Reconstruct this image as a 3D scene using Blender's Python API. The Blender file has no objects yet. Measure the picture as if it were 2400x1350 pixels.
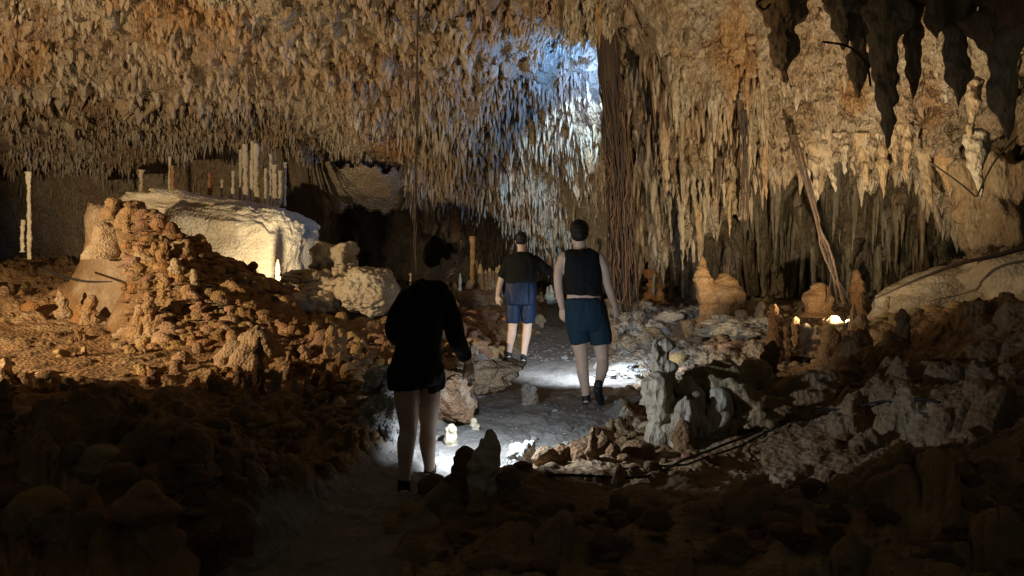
import bpy, bmesh, math, random
import numpy as np
from mathutils import Vector, Matrix

rng = np.random.default_rng(7)
random.seed(7)
R = math.radians
sc = bpy.context.scene
col = sc.collection

# ------------------------------------------------------------------ camera
F = 1733.0; HZ = 590.0; CAMZ = 1.5          # focal length and horizon in photograph pixels, eye height in metres
cd = bpy.data.cameras.new('camera'); cam = bpy.data.objects.new('camera', cd); col.objects.link(cam)
cam.location = (0, 0, CAMZ); cam.rotation_euler = (R(90), 0, 0)
cd.sensor_width = 36; cd.lens = 36 * F / 2400; cd.shift_y = -(675 - HZ) / 2400
cd.clip_start = 0.05; cd.clip_end = 200
sc.camera = cam

def at(px, py, Y):
    """the place seen at a picture position, Y metres ahead of the viewer"""
    return Vector(((px - 1200) / F * Y, Y, CAMZ - (py - HZ) / F * Y))

# ------------------------------------------------------------------ world, lights, exposure
w = bpy.data.worlds.new('World'); sc.world = w; w.use_nodes = True
nt = w.node_tree; bg = nt.nodes['Background']
bg.inputs['Color'].default_value = (00.62, 0.68, 0.53, 1)
bg.inputs['Strength'].default_value = 0.048
sc.view_settings.view_transform = 'Standard'; sc.view_settings.look = 'None'
sc.view_settings.gamma = 1; sc.view_settings.use_curve_mapping = False
sc.view_settings.exposure = 0.0
sc.render.engine = 'CYCLES'
sc.cycles.max_bounces = 4; sc.cycles.diffuse_bounces = 2; sc.cycles.glossy_bounces = 2
sc.cycles.use_denoising = True

def lamp(name, kind, loc, energy, color, size=0.05, target=None, angle=120, blend=0.6):
    ld = bpy.data.lights.new(name, kind); o = bpy.data.objects.new(name, ld); col.objects.link(o)
    o.location = loc; ld.energy = energy; ld.color = color
    if kind == 'AREA':
        ld.shape = 'DISK'; ld.size = size
    else:
        ld.shadow_soft_size = size
    if kind == 'SPOT':
        ld.spot_size = R(angle); ld.spot_blend = blend
    if target is not None:
        d = Vector(target) - Vector(loc)
        o.rotation_euler = d.to_track_quat('-Z', 'Y').to_euler()
    return o
WARM = (1.0, 0.76, 0.44); PALE = (1.0, 0.84, 0.58); COOL = (0.17, 0.40, 1.0); TORCH = (0.72, 0.84, 1.0)
LEFT_L = Vector((-8.2, 5.3, 1.75)); RIGHT_L = at(1985, 748, 8.9); BOULD_L = at(648, 666, 12.0); HOLE_L = at(1392, 225, 13.9)
lamp('floodlight_left', 'SPOT', LEFT_L, 2500, (1, .76, .47), 0.06, Vector((-5.2, 10.7, 2.5)), 106, .3)
lamp('floodlight_right', 'SPOT', RIGHT_L, 850, (1, .80, .52), 0.03, at(1780, 300, 11), 138, .8)
lamp('floodlight_boulder', 'SPOT', BOULD_L, 270, PALE, 0.04, at(690, 300, 17), 165, .4)
lamp('skylight_glow', 'SPOT', HOLE_L, 340, COOL, 0.04, at(1270, 170, 14.6), 158, .5)
lamp('skylight_beam', 'SPOT', at(1408, 150, 13.7), 1100, (.50, .74, 1), 0.02, at(1362, 262, 15.0), 36, .4)
lamp('torch_man', 'SPOT', at(1400, 745, 8.2), 210, TORCH, 0.03, at(1395, 880, 9.0), 140, .9)
lamp('torch_woman', 'SPOT', at(1110, 915, 5.08), 85, TORCH, 0.02, at(1215, 1045, 5.5), 174, .45)

# ------------------------------------------------------------------ noise (numpy)
def _h(ix, iy, iz, s):
    n = (ix * 374761393 + iy * 668265263 + iz * 2147483647 + s * 1274126177) & 0xffffffff
    n = ((n ^ (n >> 13)) * 1274126177) & 0xffffffff
    n = ((n ^ (n >> 16)) * 2246822519) & 0xffffffff
    return ((n ^ (n >> 15)) & 0xffffff) / float(0xffffff)
def vn(p, s=0):
    p = np.asarray(p, float); i = np.floor(p).astype(np.int64); f = p - i
    f = f * f * f * (f * (f * 6 - 15) + 10)
    x, y, z = i[..., 0], i[..., 1], i[..., 2]; fx, fy, fz = f[..., 0], f[..., 1], f[..., 2]
    def L(a, b, t): return a + (b - a) * t
    c = [[[_h(x + a, y + b, z + d, s) for d in (0, 1)] for b in (0, 1)] for a in (0, 1)]
    return L(L(L(c[0][0][0], c[1][0][0], fx), L(c[0][1][0], c[1][1][0], fx), fy),
             L(L(c[0][0][1], c[1][0][1], fx), L(c[0][1][1], c[1][1][1], fx), fy), fz) * 2 - 1
def fbm(p, o=4, s=0, g=.5):
    a, t, n = 1.0, 0.0, 0.0
    p = np.asarray(p, float)
    for k in range(o):
        t = t + a * vn(p, s + k * 17); n += a; a *= g; p = p * 2.03
    return t / n
def worley(p, s=0, two=False):
    p = np.asarray(p, float); i = np.floor(p).astype(np.int64)
    f1 = np.full(p.shape[:-1], 9.0); f2 = f1.copy(); idv = np.zeros_like(f1)
    rz = (-1, 0, 1)
    for a in (-1, 0, 1):
        for b in (-1, 0, 1):
            for c in rz:
                q = i + np.array([a, b, c]); x, y, z = q[..., 0], q[..., 1], q[..., 2]
                d = (q[..., 0] + _h(x, y, z, s) - p[..., 0]) ** 2 + (q[..., 1] + _h(x, y, z, s + 1) - p[..., 1]) ** 2 + (q[..., 2] + _h(x, y, z, s + 2) - p[..., 2]) ** 2
                hv = _h(x, y, z, s + 3)
                m = d < f1
                f2 = np.where(m, f1, np.minimum(f2, d)); idv = np.where(m, hv, idv); f1 = np.where(m, d, f1)
    return np.sqrt(f1), np.sqrt(f2), idv
def sstep(a, b, x):
    t = np.clip((x - a) / (b - a), 0, 1); return t * t * (3 - 2 * t)

# ------------------------------------------------------------------ mesh helpers
def mesh(name, V, Fc, mat=None, parent=None, smooth=True, tint=None, link=True):
    V = np.asarray(V, np.float32).reshape(-1, 3); Fc = np.asarray(Fc, np.int32)
    me = bpy.data.meshes.new(name); k = Fc.shape[1]; n = len(Fc)
    me.vertices.add(len(V)); me.vertices.foreach_set('co', V.ravel())
    me.loops.add(n * k); me.loops.foreach_set('vertex_index', Fc.ravel())
    me.polygons.add(n); me.polygons.foreach_set('loop_start', np.arange(0, n * k, k, dtype=np.int32))
    me.polygons.foreach_set('use_smooth', np.full(n, smooth))
    me.update(calc_edges=True)
    if tint is not None:
        a = me.attributes.new('tint', 'FLOAT_COLOR', 'POINT')
        c = np.ones((len(V), 4), np.float32); c[:, :3] = tint; a.data.foreach_set('color', c.ravel())
    if mat: me.materials.append(mat)
    o = bpy.data.objects.new(name, me)
    if link: col.objects.link(o)
    if parent: o.parent = parent
    return o
def tag(o, label=None, cat=None, group=None, kind=None):
    if label: o['label'] = label
    if cat: o['category'] = cat
    if group: o['group'] = group
    if kind: o['kind'] = kind
    return o
def empty(name, loc, label, cat, group=None):
    o = bpy.data.objects.new(name, None); col.objects.link(o); o.location = loc; o.empty_display_size = .1
    return tag(o, label, cat, group)
def gridfaces(nr, nc, wrap=False):
    r = np.arange(nr - 1)[:, None]; c = np.arange(nc if wrap else nc - 1)[None, :]; c2 = (c + 1) % nc
    return np.stack([r * nc + c, r * nc + c2, (r + 1) * nc + c2, (r + 1) * nc + c], -1).reshape(-1, 4)

# ------------------------------------------------------------------ materials
def N(nt, t, **k):
    n = nt.nodes.new(t)
    for a, b in k.items(): setattr(n, a, b)
    return n
def rock_mat(name, c1, c2, c3, scale=1.0, zs=1.0, bump=.5, rough=.85, dark=.25, fine=60, useTint=False, bdist=.03, spec=.35):
    m = bpy.data.materials.new(name); m.use_nodes = True; t = m.node_tree; L = t.links.new
    b = t.nodes['Principled BSDF']; b.inputs['Roughness'].default_value = rough
    b.inputs['Specular IOR Level'].default_value = spec
    g = N(t, 'ShaderNodeNewGeometry')
    mp = N(t, 'ShaderNodeMapping'); mp.inputs['Scale'].default_value = (scale, scale, scale * zs)
    L(g.outputs['Position'], mp.inputs['Vector'])
    def noise(s, d, r=.6):
        n = N(t, 'ShaderNodeTexNoise'); n.inputs['Scale'].default_value = s; n.inputs['Detail'].default_value = d
        n.inputs['Roughness'].default_value = r; L(mp.outputs[0], n.inputs['Vector']); return n
    def ramp(src, a, bb):
        r = N(t, 'ShaderNodeMapRange'); r.inputs['From Min'].default_value = a; r.inputs['From Max'].default_value = bb
        L(src, r.inputs['Value']); return r.outputs[0]
    def mix(fac, a, bb, bt='MIX'):
        n = N(t, 'ShaderNodeMix', data_type='RGBA', blend_type=bt)
        if isinstance(fac, float): n.inputs[0].default_value = fac
        else: L(fac, n.inputs[0])
        for s, v in ((6, a), (7, bb)):
            if isinstance(v, tuple): n.inputs[s].default_value = v + (1,)
            else: L(v, n.inputs[s])
        return n.outputs[2]
    n1 = noise(.55, 4); n2 = noise(2.3, 5); n3 = noise(14, 6, .7); n4 = noise(fine, 3, .7)
    c = mix(ramp(n1.outputs[0], .42, .6), c1, c2)
    c = mix(ramp(n2.outputs[0], .52, .68), c, c3)
    if useTint:
        at_ = N(t, 'ShaderNodeAttribute'); at_.attribute_name = 'tint'
        c = mix(1.0, c, at_.outputs['Color'], 'MULTIPLY')
    c = mix(ramp(n3.outputs[0], .35, .75), mix(1.0, c, (1 - dark, 1 - dark * 1.1, 1 - dark * 1.25), 'MULTIPLY'), c)
    L(c, b.inputs['Base Color'])
    v = N(t, 'ShaderNodeTexVoronoi'); v.inputs['Scale'].default_value = 22; L(mp.outputs[0], v.inputs['Vector'])
    a1 = N(t, 'ShaderNodeMath', operation='MULTIPLY_ADD'); L(n3.outputs[0], a1.inputs[0]); a1.inputs[1].default_value = 1.0; L(v.outputs['Distance'], a1.inputs[2])
    a2 = N(t, 'ShaderNodeMath', operation='MULTIPLY_ADD'); L(n4.outputs[0], a2.inputs[0]); a2.inputs[1].default_value = .35; L(a1.outputs[0], a2.inputs[2])
    bp = N(t, 'ShaderNodeBump'); bp.inputs['Strength'].default_value = bump; bp.inputs['Distance'].default_value = bdist
    L(a2.outputs[0], bp.inputs['Height']); L(bp.outputs[0], b.inputs['Normal'])
    return m
M = {}
M['ceiling'] = rock_mat('ceiling_limestone', (.50, .41, .29), (.42, .30, .19), (.56, .50, .40), 1, .45, 1.0, useTint=True, bdist=.06, dark=.5)
M['drip'] = rock_mat('dripstone', (.56, .48, .36), (.46, .34, .22), (.62, .56, .46), 1, .35, .9, fine=90, useTint=True, bdist=.04, dark=.45)
M['floor'] = rock_mat('floor_clay', (.24, .145, .065), (.30, .20, .11), (.40, .30, .19), 1, 1, .9, useTint=True, bdist=.03)
M['path'] = rock_mat('path_dust', (.24, .23, .21), (.30, .27, .24), (.19, .17, .15), 1.3, 1, .5, fine=110, bdist=.015)
M['knob'] = rock_mat('nodule_limestone', (.42, .30, .18), (.36, .23, .12), (.50, .42, .31), 1.5, 1, .7, useTint=True)
M['boulder'] = rock_mat('pale_limestone', (.60, .52, .38), (.54, .44, .30), (.64, .57, .44), 1, 1, .6, fine=50)
M['rubble'] = rock_mat('grey_rubble', (.50, .50, .48), (.42, .40, .37), (.56, .55, .52), 2, 1, .7)
M['brownrock'] = rock_mat('brown_limestone', (.36, .25, .15), (.30, .17, .09), (.44, .36, .27), 2, 1, .8)
def flat(name, c, rough=.8, noise=0, nscale=30, bump=.2, sheen=0):
    m = bpy.data.materials.new(name); m.use_nodes = True; t = m.node_tree; b = t.nodes['Principled BSDF']
    b.inputs['Base Color'].default_value = c + (1,); b.inputs['Roughness'].default_value = rough
    b.inputs['Specular IOR Level'].default_value = .3
    if sheen: b.inputs['Sheen Weight'].default_value = sheen
    n = N(t, 'ShaderNodeTexNoise'); n.inputs['Scale'].default_value = nscale; n.inputs['Detail'].default_value = 4
    g = N(t, 'ShaderNodeTexCoord'); t.links.new(g.outputs['Object'], n.inputs['Vector'])
    mx = N(t, 'ShaderNodeMix', data_type='RGBA'); mx.inputs[6].default_value = tuple(v * (1 - noise) for v in c) + (1,); mx.inputs[7].default_value = tuple(min(1, v * (1 + noise)) for v in c) + (1,)
    t.links.new(n.outputs[0], mx.inputs[0]); t.links.new(mx.outputs[2], b.inputs['Base Color'])
    bp = N(t, 'ShaderNodeBump'); bp.inputs['Strength'].default_value = bump; bp.inputs['Distance'].default_value = .004
    t.links.new(n.outputs[0], bp.inputs['Height']); t.links.new(bp.outputs[0], b.inputs['Normal'])
    return m
M['skin'] = flat('skin', (.58, .41, .30), .5, .12, 12, .1)
M['black_cloth'] = flat('black_cloth', (.006, .006, .006), .9, .3, 60, .3)
M['jacket'] = flat('dark_jacket', (.006, .007, .005), .9, .3, 60, .3)
M['teal_cloth'] = flat('teal_cloth', (.010, .030, .046), .85, .25, 40, .3)
M['blue_cloth'] = flat('blue_cloth', (.008, .020, .055), .55, .25, 40, .3)
M['hair_black'] = flat('black_hair', (.012, .010, .008), .6, .5, 90, .8)
M['hair_brown'] = flat('brown_hair', (.022, .015, .009), .6, .5, 90, .8)
M['shoe'] = flat('shoe_rubber', (.02, .02, .022), .6, .2, 30, .2)
M['cable'] = flat('cable_rubber', (.01, .01, .01), .6, .1, 30, .1)
M['root'] = rock_mat('root_bark', (.085, .06, .045), (.06, .045, .04), (.13, .10, .08), 6, .12, .6, fine=120, dark=.4, bdist=.01)
M['root_pale'] = rock_mat('pale_root_bark', (.20, .12, .07), (.15, .09, .055), (.24, .17, .12), 6, .12, .6, fine=120, dark=.4, bdist=.01)
M['metal'] = flat('lamp_housing', (.03, .03, .03), .5, .1)
em = bpy.data.materials.new('lamp_glass'); em.use_nodes = True; e_ = em.node_tree.nodes['Principled BSDF']
e_.inputs['Emission Color'].default_value = (1, .75, .4, 1); e_.inputs['Emission Strength'].default_value = 12
M['glow'] = em

# ------------------------------------------------------------------ pillars (stalactites, stalagmites), many at once
def pillars(base, h, r, up=1, sides=8, rings=6, prof='spike', lump=.25, lean=.06, seed=0, freq=3.0, squash=None):
    """base (n,3), h (n), r (n) -> V (n*rings*sides + n tips), quads and tip triangles as quads"""
    base = np.atleast_2d(base).astype(float); n = len(base); h = np.broadcast_to(np.asarray(h, float), n); r = np.broadcast_to(np.asarray(r, float), n)
    g = np.random.default_rng(seed + 11)
    t = np.linspace(0, 1, rings + 1)[:-1] if prof == 'spike' else 1 - (1 - np.linspace(0, 1, rings + 1)[:-1]) ** 1.25
    if prof == 'spike':
        pr = (1 - t) ** .8 * (1 + .35 * np.exp(-t * 6)) * np.clip(.3 + t * 9, 0, 1)
    elif prof == 'blunt':
        pr = np.clip(1 - t ** 2.2, 0, 1) ** .7 * (1 + .5 * np.exp(-t * 4)) * (1 + .12 * np.sin(t * 9))
    elif prof == 'cap':
        pr = np.sqrt(np.clip(1 - t ** 5, 0, 1)) * (1 + .45 * np.exp(-t * 7))
    else:
        pr = np.ones_like(t) * (1 + .4 * np.exp(-t * 12) + .3 * np.exp(-(1 - t) * 12))
    ph = g.uniform(0, 6.28, n)[:, None, None]; a = (np.arange(sides) / sides * 2 * np.pi)[None, None, :] + ph
    sq = g.uniform(.65, 1.0, n) if squash is None else np.full(n, squash)
    prr = pr[None, :] * (1 + lump * .8 * vn(np.stack(np.broadcast_arrays(t[None, :] * freq * 1.7, ph[:, :, 0] * 9, 0 * ph[:, :, 0]), -1), seed))
    rr = r[:, None] * prr
    ln = g.normal(0, lean, (n, 2))
    wob = np.stack([vn(np.stack(np.broadcast_arrays(t[None, :] * 2.2, ph[:, :, 0] * 5 + k * 7, 0 * ph[:, :, 0]), -1), seed + 5 + k) for k in (0, 1)], -1)
    cx = base[:, None, 0] + ln[:, None, 0] * t * h[:, None] + wob[..., 0] * r[:, None] * .35
    cy = base[:, None, 1] + ln[:, None, 1] * t * h[:, None] + wob[..., 1] * r[:, None] * .35
    cz = base[:, None, 2] + up * t[None, :] * h[:, None]
    X = cx[..., None] + np.cos(a) * rr[..., None]; Yy = cy[..., None] + np.sin(a) * rr[..., None] * sq[:, None, None]
    Z = np.broadcast_to(cz[..., None], X.shape).copy()
    V = np.stack([X, Yy, Z], -1)
    q = V / r[:, None, None, None] * .5 * freq / 3 + ph[..., None] * 13
    q[..., 2] *= .6
    d = vn(q, seed + 9)[..., None] * lump * .9 + vn(q * 2.3, seed + 19)[..., None] * lump * .5
    out = V - np.stack([cx, cy, cz], -1)[:, :, None, :]; out[..., 2] += (up * .0)
    V = V + out * d
    tip = np.stack([cx[:, -1] + ln[:, 0] * h * .1, cy[:, -1] + ln[:, 1] * h * .1, base[:, 2] + up * h * (1 if prof != 'cap' else 1.0)], -1)
    ns = rings * sides
    Vall = np.concatenate([V.reshape(n, ns, 3), tip[:, None, :]], 1).reshape(-1, 3)
    f = gridfaces(rings, sides, True)
    last = (rings - 1) * sides; k = np.arange(sides)
    tf = np.stack([last + k, last + (k + 1) % sides, np.full(sides, ns), np.full(sides, ns)], -1)
    # tip faces as triangles split out
    off = (np.arange(n) * (ns + 1))[:, None, None]
    tri = np.concatenate([f[:, [0, 1, 2]], f[:, [0, 2, 3]], tf[:, :3]], 0)
    if up < 0: tri = tri[:, ::-1]
    Fall = (tri[None] + off).reshape(-1, 3)
    return Vall, Fall

# ------------------------------------------------------------------ the cave shell: roof running down into the far wall
PXK = [-900, 0, 400, 700, 1000, 1300, 1450, 1600, 1900, 2200, 2400, 3300]
PYK = [-1500, -900, -400, 0, 200, 400, 650, 900]
D1 = np.array([
 [2.9] * 12,
 [4.8] * 12,
 [7.2] * 12,
 [11, 12, 12, 12, 12.3, 12.3, 12, 11, 10.2, 9.5, 9, 8],
 [14, 15, 15, 15.5, 15.6, 15.4, 14.5, 12.3, 11.4, 10.6, 10, 8.5],
 [17, 19, 19, 18, 18, 17.5, 15.4, 13.4, 12, 11.6, 11, 9],
 [19, 20, 20, 19, 20, 19, 16, 14, 12.6, 12.2, 11.6, 9],
 [19, 20, 20, 19, 20, 19, 16, 14, 12.6, 12.2, 11.6, 9]], float)
E1 = ([-900, 0, 250, 330, 480, 560, 690, 780, 860, 930, 960, 1060, 1160, 1200, 1300, 1420, 1500, 1600, 1640, 1740, 1800, 1860, 1900, 1930, 1965, 2040, 2080, 2130, 2200, 2300, 2400, 3300],
      [420, 400, 405, 390, 350, 345, 365, 392, 372, 400, 485, 495, 500, 600, 620, 640, 650, 600, 560, 500, 410, 385, 415, 430, 390, 440, 430, 400, 500, 600, 640, 640])
E2 = ([-900, 690, 700, 740, 830, 900, 960, 1000, 1100, 1200, 1290, 1300, 3300], [900, 900, 520, 520, 478, 492, 505, 560, 590, 610, 640, 900, 900])
def bil(px, py, T):
    xi = np.interp(px, PXK, np.arange(len(PXK))); yi = np.interp(py, PYK, np.arange(len(PYK)))
    x0 = np.clip(xi.astype(int), 0, len(PXK) - 2); y0 = np.clip(yi.astype(int), 0, len(PYK) - 2)
    fx = xi - x0; fy = yi - y0; fx = fx * fx * (3 - 2 * fx) * .6 + fx * .4
    return (T[y0, x0] * (1 - fx) + T[y0, x0 + 1] * fx) * (1 - fy) + (T[y0 + 1, x0] * (1 - fx) + T[y0 + 1, x0 + 1] * fx) * fy
def layer(px, py):
    z0 = np.zeros_like(px)
    j = fbm(np.stack([px / 22, z0, z0], -1), 3, 3) * 22 + fbm(np.stack([px / 110, z0, z0], -1), 2, 4) * 26
    e1 = np.interp(px, *E1) + j; e2 = np.interp(px, *E2) + j * .7
    return np.where(py < e1, 1, np.where(py < e2, 2, 3)), e1, e2
def shell_depth(px, py):
    lay, e1, e2 = layer(px, py)
    d1 = bil(px, py, D1)
    d2 = np.interp(px, [-900, 0, 500, 690, 800, 960, 1100, 1300, 1500, 1640, 1900, 2200, 2400, 3300], [20, 21.5, 21.5, 21, 20.5, 20.5, 21.5, 21, 17.5, 16.5, 15.5, 14.5, 13.5, 11])
    d2 = d2 + (py - 450) * .004
    gb = np.exp(-((px - 850) / 130) ** 4); d2 = d2 * (1 - gb) + (16.6 + (py - 390) * .018) * gb
    d3 = 26 + 0 * px
    return np.where(lay == 1, d1, np.where(lay == 2, d2, d3)), lay
def P3(px, py, Y): return np.stack([(px - 1200) / F * Y, Y, CAMZ - (py - HZ) / F * Y], -1)
def tint_at(px, py, V, lay):
    """shell tints: ochre stains, grey calcite, brown band, and painted lamp whitening"""
    t = np.ones(px.shape + (3,))
    def stain_or_lit(cx, cy, sx, sy, colr, amt=1.0):
        nonlocal t
        n = fbm(V * 1.7, 4, int(cx)); m = np.exp(-((px - cx) / sx) ** 2 - ((py - cy) / sy) ** 2)
        m = sstep(.2, .75, m + n * .5) * amt * .62
        t = t * (1 - m[..., None]) + np.array(colr) * m[..., None] * t
    OR = (.95, .58, .22); BR = (.62, .40, .24); GR = (.80, .86, .88); PK = (.96, .80, .66)
    stain_or_lit(430, 20, 180, 60, OR); stain_or_lit(40, 110, 90, 90, OR); stain_or_lit(560, 120, 260, 120, PK, .8); stain_or_lit(900, 160, 300, 120, (.9, .74, .58), .8)
    stain_or_lit(920, 350, 70, 40, OR); stain_or_lit(1060, 520, 130, 45, (.62, .36, .18)); stain_or_lit(1720, 120, 55, 110, (1, .62, .25)); stain_or_lit(2000, 230, 40, 50, OR)
    stain_or_lit(2180, 280, 40, 80, (.9, .6, .35)); stain_or_lit(1150, 30, 90, 50, OR, .8); stain_or_lit(1230, 490, 40, 30, OR, .7)
    stain_or_lit(2000, 560, 300, 130, (.52, .55, .42), .9); stain_or_lit(2240, 590, 120, 80, (.35, .5, .42), .9)
    stain_or_lit(1250, 300, 200, 200, GR, .9); stain_or_lit(1500, 350, 90, 200, GR, .6); stain_or_lit(850, 320, 160, 60, (1.12, 1.1, 1.05), .9); stain_or_lit(850, 440, 140, 60, (1.25, 1.25, 1.25), 1); stain_or_lit(200, 250, 70, 40, BR, .9)  # tints above white paint floodlight brightness onto the pale slab and ceiling
    return t
# sample positions: dense inside the view, coarse outside
pxs = np.concatenate([np.arange(-900, -90, 30), np.arange(-90, 2490, 3.1), np.arange(2490, 3301, 30)])
pys = np.concatenate([np.arange(-1500, -300, 40), np.arange(-300, -45, 12), np.arange(-45, 722, 3.1), np.arange(722, 901, 14)])
PX, PY = np.meshgrid(pxs, pys)
DD, LAY = shell_depth(PX, PY)
S0 = P3(PX, PY, DD)
# direction to displace: towards the hollow of the cave, leaning downwards
def shell_disp(P, px, py, lay):
    wall = np.clip(sstep(1430, 1600, px) * sstep(100, 420, py) + (lay == 2) * .6 * (px > 1400), 0, 1)   # fluted on the right
    zs = .55 - .40 * wall
    Q = P * 1.0; Q[..., 2] = P[..., 2] * zs; Q[..., 1] = P[..., 1] * .8
    warp = fbm(P * 1.3, 2, 5)[..., None] * .25; Q = Q + warp
    big = fbm(Q * .9, 3, 21)
    f1, f2, idv = worley(Q * np.array([3.2, 2.2, 3.2]), 31)
    med = (1 - np.clip(f1, 0, 1)) * (.35 + idv)
    g1, g2, _ = worley(Q * np.array([9.0, 5.0, 8.0]), 57)
    fin = (1 - np.clip(g1, 0, 1))
    rid = 1 - np.abs(fbm(Q * 4.5, 3, 77)) * 2
    upl = sstep(1250, 1050, px) * sstep(330, 240, py)
    h1, _, hid = worley(Q * np.array([2.0, 1.4, 2.0]), 131); med = med + upl * (1 - np.clip(h1, 0, 1)) * hid * 1.0
    smooth = ((lay == 2) & (px < 1000)) * 1.0
    farf = 1 - .45 * sstep(150, 350, py) * (px < 1400)
    rough = fbm(P * 14, 3, 99)
    c1, c2, cid = worley(np.stack([P[..., 0] * 1.5 + warp[..., 0] * 2, P[..., 1] * .8, P[..., 2] * .22], -1), 171)
    c3, _, _ = worley(np.stack([P[..., 0] * 4.2 + warp[..., 0] * 3, P[..., 1] * 1.5, P[..., 2] * .5], -1), 175)
    colm = wall * (np.clip(c2 - c1, 0, .6) * .75 * (.4 + cid) - .25 + (.6 - c3) * .22)
    d = colm + big * .42 + (med * .34 * farf + rid * .07 + fin * .10 + rough * .045) * (1 - smooth * .85) - .2
    return d
dn = S0 - np.array([0, 0, .5]); dn = -dn / np.linalg.norm(dn, axis=-1, keepdims=True)
ceil = sstep(650, 0, PY)[..., None]
ddir = dn * (1 - .5 * ceil) + np.array([0, 0, -1.0]) * (.5 * ceil); ddir /= np.linalg.norm(ddir, axis=-1, keepdims=True)
S = S0 + ddir * shell_disp(S0, PX, PY, LAY)[..., None]
TT = tint_at(PX, PY, S0, LAY)
nr, nc = PX.shape
fq = gridfaces(nr, nc); cyi = (fq[:, 0] // nc); cxi = fq[:, 0] % nc
fl = LAY.ravel()[fq].max(1)
for nm, sel, mt in (('cave_ceiling', fl == 1, 'ceiling'), ('cave_wall', fl > 1, 'ceiling')):
    ff = fq[sel][:, ::-1]; used, inv = np.unique(ff, return_inverse=True)
    o = mesh(nm, S.reshape(-1, 3)[used], inv.reshape(ff.shape), M[mt], tint=TT.reshape(-1, 3)[used]); o['kind'] = 'structure'
def shell_pt(px, py):
    i = int(np.clip(np.searchsorted(pys, py), 0, nr - 1)); j = int(np.clip(np.searchsorted(pxs, px), 0, nc - 1)); return S[i, j]
def shell_pts(px, py):
    i = np.clip(np.searchsorted(pys, py), 0, nr - 1); j = np.clip(np.searchsorted(pxs, px), 0, nc - 1); return S[i, j], TT[i, j], LAY[i, j]

# ------------------------------------------------------------------ the ground
GC = []   # control points x, Y, z
def g_(px, py, Y): 
    p = at(px, py, Y); GC.append((p.x, p.y, p.z))
def gz(px, Y, z): GC.append(((px - 1200) / F * Y, Y, z))
for px, py in ((640, 1340), (820, 1230), (940, 1150), (1010, 1120), (1080, 1075), (1200, 1060), (1250, 1000), (1400, 1020), (1150, 960), (1300, 930), (1450, 960), (1350, 870), (1480, 880), (1260, 840), (1400, 820), (1300, 770), (1200, 860), (1320, 740), (1100, 1000)):
    g_(px, py, 2600 / (py - 590))
for px, Y, z in (
 (0, 3.6, .55), (250, 3.8, .55), (480, 3.9, .38), (0, 2.4, .35), (300, 2.4, .2), (600, 2.3, .0), (800, 2.2, 0), (0, 5, .25), (300, 5, .2), (500, 5.2, .15), (700, 5, .08),
 (0, 6.6, .3), (200, 6.6, .28), (400, 6.6, .22), (600, 6.4, .2), (800, 6.2, .15), (0, 8.5, .34), (300, 8.5, .3), (550, 8, .3), (750, 8, .34), (900, 7.5, .3),
 (0, 10.5, .42), (300, 10.5, .42), (800, 10, .42), (950, 10, .35), (1080, 9.5, .25), (1080, 12, .35), (950, 12, .5), (-300, 10, .5), (-300, 6, .4),
 (50, 12.5, .75), (200, 14, .85), (0, 16, 1.2), (400, 14, .8), (600, 14, .7), (800, 14, .6), (950, 15, .4), (1100, 16, .4), (1200, 17, .3), (850, 22, .3), (300, 20, 1.2), (1100, 22, .3), (1300, 18, .15), (1400, 20, .3),
 (1460, 13.8, .42), (1540, 13, .32), (1540, 11.8, .1), (1640, 13.5, .28), (1620, 10.5, .04), (1750, 10.5, .05), (1850, 10, .05), (1750, 13.5, .22), (1900, 12.5, .25), (2000, 12, .3), (1650, 8, .0), (1800, 8, .03), (1800, 17, .4), (2100, 16, .5),
 (2150, 9.5, .55), (2300, 9, .8), (2400, 8, .9), (2500, 7, .9), (1530, 6.5, .0), (1700, 6.6, .02), (1900, 7.2, .1), (2050, 7.5, .45),
 (1080, 4.4, .12), (1200, 4.3, .16), (1450, 4.5, .12), (1700, 4.8, .08), (1950, 5.2, .16), (2200, 5.5, .5), (2400, 5, .65),
 (900, 3, .10), (1200, 3, .24), (1600, 3, .3), (2000, 3, .34), (2300, 3, .5), (2600, 3, .7), (1200, 2, .3), (1800, 2, .36), (2400, 2, .5), (400, 1, .1), (1200, 1, .1), (2000, 1, .2),
 (-600, 4, .6), (-600, 8, .4), (-900, 8, .4), (3000, 6, 1.4), (3000, 10, 1.6), (1200, 30, .4), (0, 30, 1.4), (2400, 30, 1.2)):
    gz(px, Y, z)
GC = np.array(GC)
def smooth_ground(x, y):
    x = np.asarray(x, float); y = np.asarray(y, float)
    sc_ = 1 + .08 * y
    num = np.zeros_like(x); den = np.zeros_like(x)
    for cx, cy, cz in GC:
        s = .38 * (1 + .10 * cy)
        d = ((x - cx) ** 2 + ((y - cy) * .8) ** 2) / (s * s)
        w_ = 1 / (d + .15) ** 2
        num += w_ * cz; den += w_
    return num / den
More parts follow.
